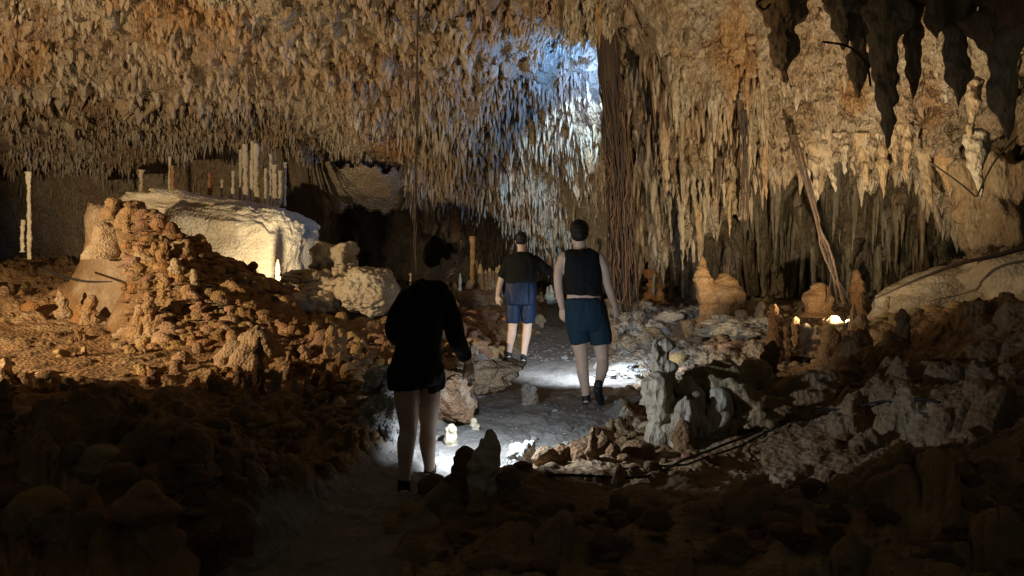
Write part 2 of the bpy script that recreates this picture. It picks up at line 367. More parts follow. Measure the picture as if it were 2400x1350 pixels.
# the slope of nodules on the left: crest height by x at Y = 11
CR = ([-6.6, -6.25, -6.1, -5.5, -4.95, -4.3, -3.8, -3.3, -3.0, -2.8], [0, 1.2, 2.05, 2.05, 1.62, 1.25, 1.0, .72, .35, 0])
PATHL = ([2.0, 3.4, 4.5, 5.3, 6.3, 7.4, 9, 11, 14, 18, 24], [-.9, -.95, -.72, -.35, .15, .45, .55, .75, .95, 1.2, 1.6])   # centre line x by Y
PATHW = ([2.0, 3.4, 4.5, 5.3, 6.3, 7.4, 9, 11, 14, 18, 24], [.4, .38, .35, .55, .75, .80, .9, .6, .4, .4, .4])
def path_mask(x, y):
    c = np.interp(y, *PATHL); w_ = np.interp(y, *PATHW)
    n = fbm(np.stack([x * 1.5, y * 1.5, 0 * x], -1), 3, 8) * .3
    return sstep(1.15, .85, np.abs(x - c) / w_ + n)
def ground(x, y, detail=True):
    x = np.asarray(x, float); y = np.asarray(y, float)
    z = smooth_ground(x, y)
    # left slope
    cr = np.interp(x + (y - 11) * np.interp(x, [-5, -3.2], [1.0, .15]), *CR)
    z = z + np.maximum(cr - .35, 0) * sstep(8.9, 11.1, y) * sstep(12.3, 11.4, y)
    # right flank mound
    cm = np.interp((x / y) * F + 1200, [2000, 2080, 2200, 2300, 2400, 2500, 3000], [0, .15, .7, .95, 1.1, 1.2, 1.6])
    z = z + cm * sstep(9.6, 12.2, y) * .95
    pm = path_mask(x, y)
    P = np.stack([x, y, z], -1)
    amp = 1 - .80 * pm
    amp = amp * (1 - .6 * sstep(2050, 2250, x / y * F + 1200) * sstep(9.3, 10.2, y))
    amp = amp * (1 - .35 * sstep(1000, 1200, x / y * F + 1200) * sstep(5.6, 4.8, y)) * (1 - .3 * sstep(1000, 900, x / y * F + 1200) * sstep(4.5, 5.5, y) * sstep(9, 8, y))
    qx = x / y * F + 1200; amp = amp * (1 - .6 * sstep(1440, 1500, qx) * sstep(2000, 1930, qx) * sstep(4.8, 5.3, y) * sstep(9.3, 8.6, y))
    calm = sstep(620, 380, x / y * F + 1200) * sstep(6.2, 7.2, y) * sstep(11.0, 10.0, y)
    amp = amp * (1 - .62 * calm)
    b = fbm(P * 1.1, 3, 41) * .16 + np.abs(fbm(P * 2.7, 3, 42)) * .10
    z = z + b * amp
    if detail:
        Q = np.stack([x, y, 0 * z], -1) + fbm(P * 2, 2, 6)[..., None] * .12
        f1, f2, idv = worley(Q * np.array([3.6, 3.0, 1]), 61)
        k1 = np.sqrt(np.clip(1 - (f1 / (.30 + .34 * idv)) ** 2, 0, 1)) * (.04 + .16 * idv ** 1.5)
        g1, g2, id2 = worley(Q * np.array([9, 7.5, 1]), 71)
        k2 = np.sqrt(np.clip(1 - (g1 / (.35 + .3 * id2)) ** 2, 0, 1)) * (.02 + .05 * id2)
        patch = sstep(-.25, .2, fbm(P * .7, 2, 88))
        z = z + (k1 + k2) * amp * (.35 + .65 * patch) + fbm(P * 9, 3, 73) * .02 * (.35 + amp) + fbm(P * 28, 2, 74) * .006
    return z
us = np.concatenate([np.arange(-900, -80, 25), np.arange(-80, 2480, 3.3), np.arange(2480, 3301, 25)])
vy = np.concatenate([np.linspace(2250, 1400, 22)[:-1], np.linspace(1400, 1000, 150)[:-1], np.linspace(1000, 690, 190)[:-1], np.linspace(690, 668, 26)])   # picks the rows' distances
Yr = 2600 / (vy - 590)
XU = (us[None, :] - 1200) / F * Yr[:, None]; YU = np.repeat(Yr[:, None], len(us), 1)
ZU = ground(XU, YU)
GV = np.stack([XU, YU, ZU], -1)
und = sstep(-7.3, -6.3, XU) * sstep(-4.4, -5.6, XU) * sstep(10.0, 10.6, YU) * sstep(12.6, 12.0, YU)
GV[..., 0] += und * np.clip(2.0 - ZU, 0, 1.7) * .55
gf = gridfaces(len(Yr), len(us))
pmv = path_mask(XU, YU).ravel()
isp = pmv[gf].mean(1) > .5
n_ = fbm(GV * .8, 3, 12)
gt = np.ones(GV.shape)
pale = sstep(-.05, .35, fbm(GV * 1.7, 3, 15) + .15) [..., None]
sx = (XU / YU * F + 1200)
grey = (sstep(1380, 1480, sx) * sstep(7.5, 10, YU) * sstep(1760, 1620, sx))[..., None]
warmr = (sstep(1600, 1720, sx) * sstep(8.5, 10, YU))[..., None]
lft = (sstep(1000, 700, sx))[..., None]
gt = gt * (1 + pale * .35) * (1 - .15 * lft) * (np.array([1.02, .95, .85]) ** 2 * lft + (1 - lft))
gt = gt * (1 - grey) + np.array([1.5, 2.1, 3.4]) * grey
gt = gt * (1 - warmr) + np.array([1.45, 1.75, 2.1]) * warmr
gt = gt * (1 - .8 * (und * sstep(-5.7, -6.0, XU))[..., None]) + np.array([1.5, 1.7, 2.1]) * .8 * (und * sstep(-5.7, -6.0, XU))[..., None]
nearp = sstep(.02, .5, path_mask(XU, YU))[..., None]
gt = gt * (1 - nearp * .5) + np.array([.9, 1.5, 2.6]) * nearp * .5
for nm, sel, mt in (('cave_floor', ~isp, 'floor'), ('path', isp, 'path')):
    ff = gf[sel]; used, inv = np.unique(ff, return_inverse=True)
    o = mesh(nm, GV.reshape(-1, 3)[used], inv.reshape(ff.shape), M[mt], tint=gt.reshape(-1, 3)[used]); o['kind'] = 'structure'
def gnd(x, y):
    return float(ground(np.array([x]), np.array([y]), False)[0])

# ------------------------------------------------------------------ small stalactites that nobody could count
def spikes_zone(name, x0, x1, y0, y1, n, len_px, wid_px, layers=(1,), seed=0, sides=6, rings=4, lump=.25, onedge=False, power=1.6, mat='drip', squash=None, tintm=(1, 1, 1)):
    g = np.random.default_rng(seed)
    px = g.uniform(x0, x1, n)
    if onedge:
        _, e1, e2 = layer(px, px * 0); py = e1 - np.abs(g.normal(0, 14, n)) - 2
    else: py = g.uniform(y0, y1, n)
    b, t, lay = shell_pts(px, py)
    keep = np.isin(lay, layers) & (fbm(b * np.array([1.3, 1.3, 1.3]), 3, seed) > g.uniform(-.28, .3, len(b))); b, t = b[keep], t[keep]; n = len(b)
    u = g.uniform(0, 1, n) ** power
    Lm = (len_px[0] + (len_px[1] - len_px[0]) * u) * b[:, 1] / F
    Wm = (wid_px[0] + (wid_px[1] - wid_px[0]) * (u * .6 + .4 * g.uniform(0, 1, n))) * b[:, 1] / F / 2
    b = b.copy(); b[:, 2] += Lm * (.35 if onedge else .18); b[:, 1] += Wm * (1.2 if onedge else .6)
    V, Fc = pillars(b, Lm * 1.18, Wm, -1, sides, rings, 'spike', lump, .05, seed, squash=squash)
    tv = np.repeat(t * g.uniform(.82, 1.12, (n, 1)) * np.array(tintm), sides * rings + 1, 0)
    o = mesh(name, V, Fc, M[mat], tint=tv); o['kind'] = 'stuff'
    return tag(o)
zones = [
 ('broad_drapery_fringe', -90, 1150, -60, 290, 2000, (14, 44), (10, 32)),
 ('short_stalactite_cover', -90, 1150, -60, 330, 1700, (9, 26), (6, 15)),
 ('fine_stalactite_cover', -60, 980, 240, 410, 4200, (8, 26), (4, 9)),
 ('fine_stalactite_cover', 930, 1440, 180, 620, 3600, (12, 54), (5, 13)),
 ('short_stalactite_cover', 1080, 1440, -40, 240, 1500, (12, 36), (8, 18)),
 ('short_stalactite_cover', 1440, 1800, 120, 640, 520, (24, 120), (8, 30)),
 ('rough_stalactite_cover', 1480, 2450, -60, 440, 380, (14, 60), (10, 34)),
]
for i, (nm, x0, x1, y0, y1, n, l, w_) in enumerate(zones):
    spikes_zone(nm, x0, x1, y0, y1, n, l, w_, seed=100 + i, lump=.3)
spikes_zone('fringe_of_stalactites', -60, 1480, 0, 0, 1300, (14, 46), (5, 12), seed=130, onedge=True)
spikes_zone('fringe_of_stalactites', 1480, 2420, 0, 0, 320, (24, 80), (14, 30), seed=131, onedge=True, lump=.4, sides=9, rings=8)
spikes_zone('thin_hanging_tubes', 1500, 2300, 330, 640, 560, (40, 190), (6, 26), layers=(2,), seed=132, rings=9, lump=.35)
spikes_zone('fine_stalactite_cover', 960, 1300, 480, 620, 1400, (10, 46), (4, 9), layers=(2,), seed=133)
spikes_zone('fine_stalactite_cover', -60, 680, 340, 460, 700, (10, 40), (4, 9), layers=(2,), seed=134)

# ------------------------------------------------------------------ finding the ground under a picture position
def hit(px, py):
    Ys = np.linspace(2.2, 24, 500); x = (px - 1200) / F * Ys; zr = CAMZ - (py - HZ) / F * Ys
    g = ground(x, Ys, False); k = np.argmax(zr < g)
    return float(Ys[k]) if zr[k] < g[k] else 20.0
def ptint(c, n): return np.tile(np.array(c), (n, 1))
PALEC = (1.12, 1.12, 1.12); TANC = (.95, .82, .66); ORC = (.95, .68, .42); GREYC = (.85, .95, 1.1); BROWNC = (.62, .48, .36)
cnt = [0]
def stalagmite(px, pyb, pyt, wpx, label, Y=None, c=TANC, name='stalagmite', cat='stalagmite', group=None, lump=.34, squash=.85, mat='knob', prof='cap', twins=(), freq=None, lean=.03, sides=34):
    """one knobby standing stone; twins are smaller lobes fused to it: (dx px, height share, width share)"""
    cnt[0] += 1
    Y = Y or hit(px, pyb); b = at(px, pyb, Y); h = (pyb - pyt) / F * Y; r = wpx / F * Y / 2
    z0 = b.z - .08 - .15 * h; h += .08 + .15 * h
    Vs, Fs, n = [], [], 0
    for dx, hs, ws in ((0, 1, 1),) + tuple(twins):
        V, Fc = pillars([[dx / F * Y, (0 if dx == 0 else -.02), 0]], h * hs, r * ws, 1, sides, max(14, min(60, int(h / r * 14))), prof, lump, lean, cnt[0] * 3 + int(dx) % 7, freq or np.clip(h / r * 1.2, 2.5, 7), squash)
        Vs.append(V); Fs.append(Fc + n); n += len(V)
    V = np.concatenate(Vs); W = V + np.array([b.x, Y, z0])
    rad = V.copy(); rad[:, 2] *= .0; rad /= np.linalg.norm(rad, axis=1, keepdims=True) + 1e-6
    w1, _, _ = worley(W * (.9 / r) ** .7 * 2.2, 15); V = V + rad * ((.5 - w1) * .34 * r + fbm(W * 16, 3, 5) * min(.14 * r, .02))[:, None]
    o = mesh(name, V, np.concatenate(Fs), M[mat], tint=ptint(c, len(V))); o.location = (b.x, Y, z0)
    return tag(o, label, cat, group)

# ---- standing stones of the left floor
SG = 'stalagmites standing on the left floor'
for a in (
 (150, 748, 678, 26, 'pale slim stalagmite standing alone on the bright orange floor at far left', PALEC),
 (70, 752, 706, 44, 'squat round-topped orange stalagmite nearest the left edge', ORC),
 (190, 752, 712, 36, 'low orange stalagmite just right of the pale slim one', ORC),
 (212, 745, 690, 34, 'tan stalagmite beside the black hollow under the left slope', TANC),
 (330, 772, 712, 40, 'stout tan stalagmite at the foot of the sloping nodule bank', TANC),
 (352, 775, 690, 30, 'leaning tan stalagmite right of the stout one at the foot of the bank', TANC),
 (385, 765, 728, 38, 'short lumpy stalagmite at the foot of the bank, right end of its trio', TANC),
 (286, 790, 768, 34, 'small white stump lying low on the orange floor', PALEC),
 (605, 925, 788, 25, 'tallest slim brown stalagmite of the left field', BROWNC),
 (565, 905, 862, 30, 'squat brown stalagmite left of the tallest slim one', BROWNC),
 (583, 935, 880, 22, 'narrow brown stalagmite touching the left foot of the tallest slim one', BROWNC),
 (678, 880, 822, 27, 'pale conical stalagmite behind the trio of grey stumps', TANC),
 (652, 950, 868, 26, 'leftmost of three grey stumps in a row on the left field', GREYC),
 (690, 955, 886, 22, 'middle of three grey stumps in a row on the left field', GREYC),
 (720, 952, 884, 25, 'rightmost of three grey stumps in a row on the left field', GREYC),
 (768, 862, 762, 34, 'tall stacked-bulb stalagmite behind the woman, left of a pair', TANC),
 (803, 858, 768, 30, 'tall stacked-bulb stalagmite behind the woman, right of a pair', TANC),
 (765, 925, 868, 30, 'crooked brown stalagmite below the stacked-bulb pair', BROWNC),
 (545, 868, 836, 34, 'low bulb stalagmite with flat top left of the field centre', TANC),
 (495, 895, 862, 26, 'small tan stalagmite on the rim of the flat left floor', TANC),
 (455, 905, 880, 28, 'small tan knob on the rim left of the field', TANC),
 (632, 865, 836, 24, 'small brown stalagmite between slim and conical ones', BROWNC),
 (715, 845, 808, 26, 'short tan stalagmite behind the grey stumps', TANC),
 (740, 905, 872, 22, 'thin brown stump right of the pale conical one', BROWNC),
 (845, 742, 700, 24, 'smooth pale cone in front of the round pitted boulder', PALEC),
 (873, 740, 706, 9, 'thin pale finger right of the smooth cone by the round boulder', PALEC),
 (850, 830, 795, 24, 'short tan stalagmite left of the woman at her waist height', TANC),
 (873, 860, 822, 26, 'brown stalagmite touching the woman in outline at hip height', BROWNC),
 (715, 725, 676, 30, 'dark knob crowning the lower end of the nodule bank', BROWNC),
 (120, 905, 868, 52, 'mushroom-shaped tan nodule on the sunlit-looking left floor rim', TANC),
 (62, 900, 872, 50, 'flat pale nodule left of the mushroom-shaped one', TANC),
 (18, 880, 838, 34, 'tan stalagmite cut by the left edge of the picture', TANC),
):
    stalagmite(*a[:5], c=a[5], group=SG)
stalagmite(590, 862, 772, 110, 'broad pitted tan block of fused stalagmites above the left field', c=PALEC, name='fused_stalagmite_block', cat='rock formation', twins=((-45, .8, .6), (40, 1.05, .6), (10, 1.1, .5)), squash=.6)
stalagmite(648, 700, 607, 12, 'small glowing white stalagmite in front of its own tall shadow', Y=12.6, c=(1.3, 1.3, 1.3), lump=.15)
for a in ((362, 612, 566, 20, 'left of two pale pillars halfway up the nodule bank', TANC), (385, 614, 564, 24, 'right of two pale pillars halfway up the nodule bank', TANC),
          (432, 605, 560, 34, 'broad tan pillar on the nodule bank right of the pale pair', TANC), (415, 655, 604, 40, 'whitish lumpy pillar in the middle of the nodule bank', PALEC),
          (317, 590, 566, 16, 'small pale pillar on the upper left of the nodule bank', TANC), (452, 672, 630, 26, 'white stump below the whitish lumpy pillar on the bank', PALEC),
          (262, 500, 462, 50, 'round lump on the very top of the nodule bank', TANC), (300, 520, 480, 40, 'lump next to the top of the nodule bank', TANC),
          (240, 585, 520, 60, 'grey fluted lump on the left flank of the nodule bank', PALEC), (400, 560, 520, 34, 'dark lump on the crest where the bank meets the pale boulder', BROWNC),
          (470, 585, 548, 40, 'angular lump on the crest below the pale boulder', TANC), (545, 615, 585, 34, 'square-topped lump low on the crest of the bank', BROWNC), (592, 640, 612, 30, 'last square lump on the crest before the lit stalagmite', BROWNC)):
    stalagmite(a[0], a[1], a[2], a[3], a[4], c=a[5], group='pillars and lumps on the sloping bank')

# ---- near the path
for a in (
 (1240, 950, 895, 36, 'two-lobed grey stump standing alone on the path behind the man in the vest', GREYC, ((10, .95, .6),)),
 (1112, 832, 802, 25, 'small pale dome left of the path above the woman\'s hand', PALEC, ()),
 (1156, 836, 814, 22, 'small pale dome right of the one above the woman\'s hand', TANC, ()),
 (1056, 1043, 992, 36, 'round-headed stone glowing white in the torch pool beside the woman\'s legs', PALEC, ()),
 (1110, 1018, 979, 25, 'slim white stone at the back of the nearer torch pool', PALEC, ()),
 (1135, 1160, 1003, 62, 'stout pale stalagmite standing in front of the nearer torch pool', PALEC, ((14, .62, .7), (-8, .9, .6))),
 (1087, 1160, 1048, 62, 'dark block leaning on the left of the stout foreground stalagmite', BROWNC, ((-14, .92, .5), (18, .95, .6))),
 (1195, 1160, 1096, 60, 'low dark lump on the right of the stout foreground stalagmite', BROWNC, ()),
 (1113, 1215, 1140, 48, 'rounded brown stump in the foreground below the stout stalagmite', TANC, ()),
 (1448, 1140, 1088, 36, 'smooth small bollard-like stump in the right foreground by the cable', TANC, ()),
 (1386, 1080, 1000, 26, 'dark narrow stump rising from the low rock rim', BROWNC, ()),
 (1264, 765, 736, 26, 'pale stump beside the far man\'s knees', PALEC, ((6, .8, .6),)),
 (1290, 706, 668, 24, 'pale stump against the far wall between the two men', PALEC, ()),
 (1057, 742, 692, 20, 'tan stalagmite on the brown bank right of the woman\'s shoulder', TANC, ()),
 (1042, 700, 660, 26, 'knobby tan stalagmite next to the woman\'s face', TANC, ()),
 (1078, 690, 640, 8, 'thin pale spike right of the woman\'s face', PALEC, ()),
):
    stalagmite(a[0], a[1], a[2], a[3], a[4], c=a[5], twins=a[6], group=None, lump=.28, mat='boulder' if a[5] == PALEC else 'knob')  # paler limestone also stands in for light on the stout stalagmite
stalagmite(1109, 700, 553, 11, 'tall thin column between the woman and the far man', Y=13.6, c=TANC, cat='column', name='column', prof='column', lump=.18)
stalagmite(1116, 700, 610, 14, 'shorter column fused beside the tall thin one', Y=13.7, c=TANC, cat='column', name='column', prof='cap', lump=.25)
for i, (x, yb, yt, w_) in enumerate(((1128, 668, 618, 14), (1139, 668, 632, 12), (1148, 668, 627, 11), (1157, 668, 634, 10), (1164, 668, 626, 11), (1172, 668, 620, 10), (1098, 690, 655, 16), (1066, 690, 662, 14))):
    stalagmite(x, yb, yt, w_, ['leftmost', 'second', 'third', 'fourth', 'fifth', 'sixth', 'left outlying', 'far left outlying'][i] + ' pale finger in the cluster left of the far man', Y=13.2, c=PALEC, lump=.2, group='cluster of pale fingers left of the far man', sides=12)
stalagmite(1268, 696, 684, 9, 'tiny stone tinted to look lit at the far end of the path', Y=15, c=(1.3, 1.2, 1.1), lump=.15, sides=12)  # bright tint stands in for a small lamp on this stone

# ---- the rock rim right of the path
RR = 'knobby stones of the rim right of the path'
for a in (
 (1548, 905, 790, 48, 'tall brown stone with a bulbous head at the left end of the right rim', PALEC, ((-10, .98, .55), (14, .62, .8)), 5.9),
 (1565, 1085, 870, 84, 'thick pale trunk under the bulbous-headed stone', PALEC, ((26, .8, .6), (-22, .9, .6)), 5.7),
 (1640, 1085, 882, 92, 'widest pale pillar in the middle of the right rim', PALEC, ((30, .92, .6), (-30, .85, .5)), 5.8),
 (1700, 1080, 905, 70, 'pale pillar with a hollow, right of the widest one', PALEC, ((24, .8, .7),), 5.95),
 (1760, 1060, 890, 80, 'sloping tan pillar below the skull-like stone', PALEC, ((26, .85, .6),), 6.2),
 (1775, 930, 842, 86, 'skull-like bulging stone on top of the right rim', PALEC, ((26, .9, .6), (-26, .95, .55)), 6.4),
 (1803, 870, 796, 36, 'dark upright knob on top of the skull-like stone', BROWNC, (), 6.55),
 (1845, 1050, 885, 80, 'grey-tan pillar towards the right end of the rim', PALEC, ((-28, .8, .6),), 6.4),
 (1908, 1000, 866, 54, 'upright tan pillar closing the right end of the rim', PALEC, ((-14, .8, .7),), 6.6),
 (1600, 1100, 985, 70, 'low rounded buttress at the foot of the widest pillar', BROWNC, (), 5.5),
 (1490, 1095, 1030, 80, 'low brown rock left of the right rim', BROWNC, (), 5.3),
 (1415, 1100, 1022, 84, 'broad brown rock in the middle of the low front rim', BROWNC, ((20, .9, .6),), 5.15),
 (1345, 1112, 1036, 96, 'brown rock with a flat top in the low front rim', BROWNC, ((-24, .95, .6),), 5.0),
 (1283, 1118, 1044, 74, 'leftmost brown rock of the low front rim, next to the torch pool', BROWNC, (), 4.9),
):
    stalagmite(*a[:5], c=a[5], twins=a[6], Y=a[7], group=RR, mat='drip' if a[5] == PALEC else 'knob', lump=.36, squash=.8, sides=26)  # paler dripstone on the pillars stands in for light falling on them
# ---- dark stones round the right lamp
for a in (
 (1946, 905, 765, 58, 'black silhouetted stump left of the hidden right floodlight', TANC, 8.2), (1980, 905, 772, 60, 'black silhouetted block in front of the hidden right floodlight', TANC, 8.15),
 (1999, 900, 712, 22, 'stump edged with glare right of the hidden right floodlight', PALEC, 8.75), (2032, 900, 735, 44, 'tall black silhouetted stump right of the glare', TANC, 8.3),
 (2010, 830, 738, 26, 'short black stump between glare and tall silhouette', BROWNC, 8.4),
 (2123, 900, 722, 40, 'hooded black silhouette standing alone in front of the right mound', BROWNC, 8.0), (2165, 900, 790, 40, 'lower black stump right of the hooded silhouette', BROWNC, 8.0), (2090, 900, 800, 50, 'lower black stump left of the hooded silhouette', BROWNC, 7.8),
 (2040, 950, 808, 42, 'pale bottle-shaped stone in the dark right middle ground', PALEC, 7.0), (2078, 920, 812, 36, 'greenish stump beside the pale bottle-shaped stone', TANC, 7.1), (1985, 940, 828, 46, 'tan bulb left of the pale bottle-shaped stone', TANC, 7.0),
 (2135, 960, 868, 60, 'layered brown stone right of the bottle-shaped one', TANC, 6.8), (2095, 960, 905, 40, 'low tan bulb under the greenish stump', TANC, 6.7), (2150, 1010, 930, 90, 'broad brown lump below the layered stone', BROWNC, 6.3),
 (2208, 1030, 965, 46, 'small brown block at the right shadow line', TANC, 5.9), (2240, 960, 880, 60, 'dim rounded stone near the right shadow line', BROWNC, 6.6), (2280, 920, 830, 60, 'dim upright stone fading into the right darkness', BROWNC, 6.9),
 (2160, 1150, 1020, 46, 'narrow pale flank stone in the lower right', TANC, 5.2), (2020, 1000, 940, 40, 'reddish knob below the tan bulb', ORC, 6.4), (2060, 1010, 950, 50, 'reddish lump right of the reddish knob', ORC, 6.4),
 (1866, 812, 742, 24, 'upright lit block on the bright floor left of the right floodlight', PALEC, 9.6), (1884, 810, 756, 36, 'low lit block right of the upright lit block', PALEC, 9.5), (1908, 812, 768, 34, 'small lit stone touching the black stumps', PALEC, 9.4), (1957, 775, 738, 40, 'glaring lit rock close to the right floodlight', PALEC, 9.25), (1938, 775, 742, 26, 'lit stone glimpsed above the left black stump', PALEC, 9.3),
 (1822, 815, 712, 34, 'dark leaning stump in front of the lit rubble bank', BROWNC, 9.3), (1840, 812, 760, 30, 'dark stump at the foot of the leaning one', BROWNC, 9.3),
 (1655, 735, 622, 46, 'pitted pale column stump against the right wall, left of a pair', TANC, 12.2), (1702, 728, 640, 74, 'wide pale column stump against the right wall, right of a pair', TANC, 12.3), (1540, 690, 610, 44, 'orange pitted lump at the wall behind the root column', ORC, 14.8), (1655, 700, 600, 24, 'thin stump behind the pale pair', TANC, 12.9),
 (1780, 760, 706, 26, 'pale pointed stone on the lit rubble bank', PALEC, 11.8), (1735, 770, 725, 34, 'jagged pale stone on the lit rubble bank', PALEC, 11.7), (1920, 720, 662, 60, 'tan rounded rock at the foot of the leaning roots', TANC, 12.0), (2080, 720, 695, 12, 'tiny pale cone at the left foot of the right mound', PALEC, 11.0), (2016, 725, 632, 34, 'dark tan stump between roots and right mound', BROWNC, 11.9),
):
    stalagmite(*a[:5], c=a[5], Y=a[6], lump=.3, group='stones around the right floodlight' if a[6] < 11 else 'stones along the foot of the right wall')
# ---- dark foreground left
for a in ((10, 1000, 885, 46, 'black upright block at the left edge against the lit floor', 3.7), (198, 1010, 925, 34, 'black stem under the mushroom cap silhouette', 3.75), (290, 1060, 975, 34, 'black finger silhouette in the left foreground', 3.7),
          (315, 1060, 1005, 40, 'black stump beside the black finger', 3.7), (385, 1080, 1008, 66, 'round black hump in the left foreground', 3.6), (440, 1080, 1000, 70, 'broad black hump at the right end of the dark ridge', 3.6),
          (120, 1030, 930, 90, 'wide black hump left of the mushroom silhouette', 3.7), (345, 1290, 1120, 180, 'large fluted brown block dimly lit in the left foreground', 3.0), (90, 1240, 1140, 130, 'flat dim slab in the lower left', 3.0), (560, 1240, 1170, 70, 'small dim ledge by the lower path', 3.2),
          (230, 1100, 1040, 110, 'dim hump in front of the black finger', 3.4), (1010, 1190, 1110, 90, 'black block at the woman\'s feet', 4.35), (960, 1270, 1180, 120, 'dark red-brown rock below the woman\'s shoes', 3.9)):
    stalagmite(*a[:5], c=TANC if a[3] > 100 else BROWNC, Y=a[5], lump=.3, squash=.9, group='dark rocks of the near foreground', sides=24)
stalagmite(195, 948, 926, 76, 'black mushroom cap silhouette on its stem', c=BROWNC, Y=3.72, lump=.2, name='cap_stone', cat='rock')

# ------------------------------------------------------------------ columns standing on the pale ledge and at the far left
for i, (x, yb, yt, w_, Y, lab) in enumerate((
 (70, 572, 402, 9, 13.5, 'tall thin pale column at the far left casting a black line'), (52, 572, 515, 9, 13.4, 'short thin column left of the tall pale one'),
 (576, 470, 338, 12, 15.2, 'thick beaded column, left of the pair on the pale ledge'), (604, 472, 336, 13, 15.2, 'thick beaded column, right of the pair on the pale ledge'),
 (590, 468, 330, 8, 15.9, 'smooth grey column between the two beaded ones'), (622, 470, 395, 7, 15.0, 'thin white column right of the beaded pair'), (645, 462, 386, 12, 15.1, 'short beaded column near the right end of the ledge'),
 (656, 460, 400, 8, 15.1, 'short thin column touching the last beaded one'), (547, 468, 400, 7, 15.0, 'thin white stick column left of the beaded pair'), (492, 462, 405, 7, 15.1, 'slender orange-tinted column in the middle of the ledge'),
 (398, 446, 366, 6, 15.3, 'slender grey column on the left of the ledge'), (406, 446, 388, 9, 15.3, 'orange-tipped column beside the slender grey one'), (330, 445, 398, 10, 15.4, 'short tan column at the left end of the ledge'), (667, 462, 380, 6, 15.6, 'thin grey column at the right end of the ledge'),
 (636, 466, 360, 7, 15.8, 'grey column behind the short beaded one'), (562, 468, 350, 6, 15.9, 'thin grey column left behind the beaded pair'), (520, 464, 420, 6, 15.4, 'short thin stick column on the ledge'), (1000, 690, 672, 6, 12.5, 'tiny pale column in the black hollow behind the woman'), (962, 672, 640, 5, 12.6, 'hair-thin pale column left of the woman\'s head'))):
    stalagmite(x, yb, yt, w_, lab, Y=Y, c=(1.15, 1.05, .9) if 'orange' not in lab else ORC, name='column', cat='column', prof='column', lump=.32, group='thin columns on ledges of the left wall', sides=12, mat='boulder' if 'orange' not in lab else 'knob', lean=.012)

# ------------------------------------------------------------------ single hanging stalactites
def stalactite(px, pyt, pyb, wpx, Y, label, c=TANC, group=None, lump=.25, sides=26, mat='drip', squash=.9, prof='spike'):
    cnt[0] += 1
    if Y > 9.8:
        Y = float(np.median([shell_pt(px + k, min(pyt + (pyb - pyt) * .25, 395 if px > 1640 else 900))[1] for k in (-6, 0, 6)])) - .05
    b = at(px, pyt, Y); h = (pyb - pyt) / F * Y; r = wpx / F * Y / 2
    V, Fc = pillars([[0, 0, 0]], h, r, -1, sides, max(14, min(56, int(h / r * 12))), prof, lump, .02, cnt[0] * 5, np.clip(h / r, 2.5, 6), squash)
    V[:, 1] += np.clip(1 + V[:, 2] / h, 0, 1.2) * r * (1.5 if Y > 9.8 else 0)
    W = V + np.array(b); V = V * np.array([1, 1, 1.0]) + ((.5 - worley(W * 7, 17)[0]) * .30 * min(r, .16))[:, None] * np.array([np.sign(1), 0, 0]) * np.sign(V[:, :1]) + (fbm(W * 8, 3, 6) * .16 * r + (fbm(W * 26, 2, 7) * .05 * min(r, .15)))[:, None] * np.array([1, 1, .3])
    o = mesh('stalactite', V, Fc, M[mat], tint=ptint(c, len(V))); o.location = b
    return tag(o, label, 'stalactite', group)
NB = 'big dark stalactites hanging near at upper right'
for a in ((1838, -60, 196, 72, 7.4, 'large dark pointed stalactite, leftmost of the near ones at upper right'), (1800, -60, 66, 60, 7.6, 'short dark stalactite left of the large pointed one'),
          (1975, -60, 120, 70, 7.3, 'broad dark stalactite stump right of the large pointed one'), (2010, -60, 236, 56, 7.35, 'dark curved stalactite second from left among the near ones'),
          (2070, -60, 350, 64, 7.2, 'longest and thickest dark stalactite at upper right'), (2140, -60, 232, 44, 7.3, 'dark stalactite right of the longest one'),
          (2250, -60, 250, 62, 7.1, 'wide dark stalactite towards the right edge'), (2350, -60, 330, 110, 6.9, 'massive black stalactite at the right edge'), (2190, -60, 90, 60, 7.0, 'stubby black stalactite at the top right')):
    stalactite(*a, group=NB, c=(.85, .74, .60), lump=.46, sides=64, prof='blunt')
stalactite(1313, -70, 99, 22, 9.2, 'dark needle stalactite above the blue glow, right of two', c=(.45, .42, .36)); stalactite(1243, -70, 86, 20, 9.4, 'dark needle stalactite above the blue glow, left of two', c=(.45, .42, .36))  # dark tint puts the shade of these unlit silhouettes into their colour
stalactite(1408, -60, 120, 26, 11.4, 'ochre stalactite above the top of the root column', c=ORC)
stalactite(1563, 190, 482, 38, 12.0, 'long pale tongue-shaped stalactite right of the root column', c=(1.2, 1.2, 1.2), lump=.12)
stalactite(1612, 500, 560, 8, 12.2, 'fine pale drip below the right curtain', c=PALEC)
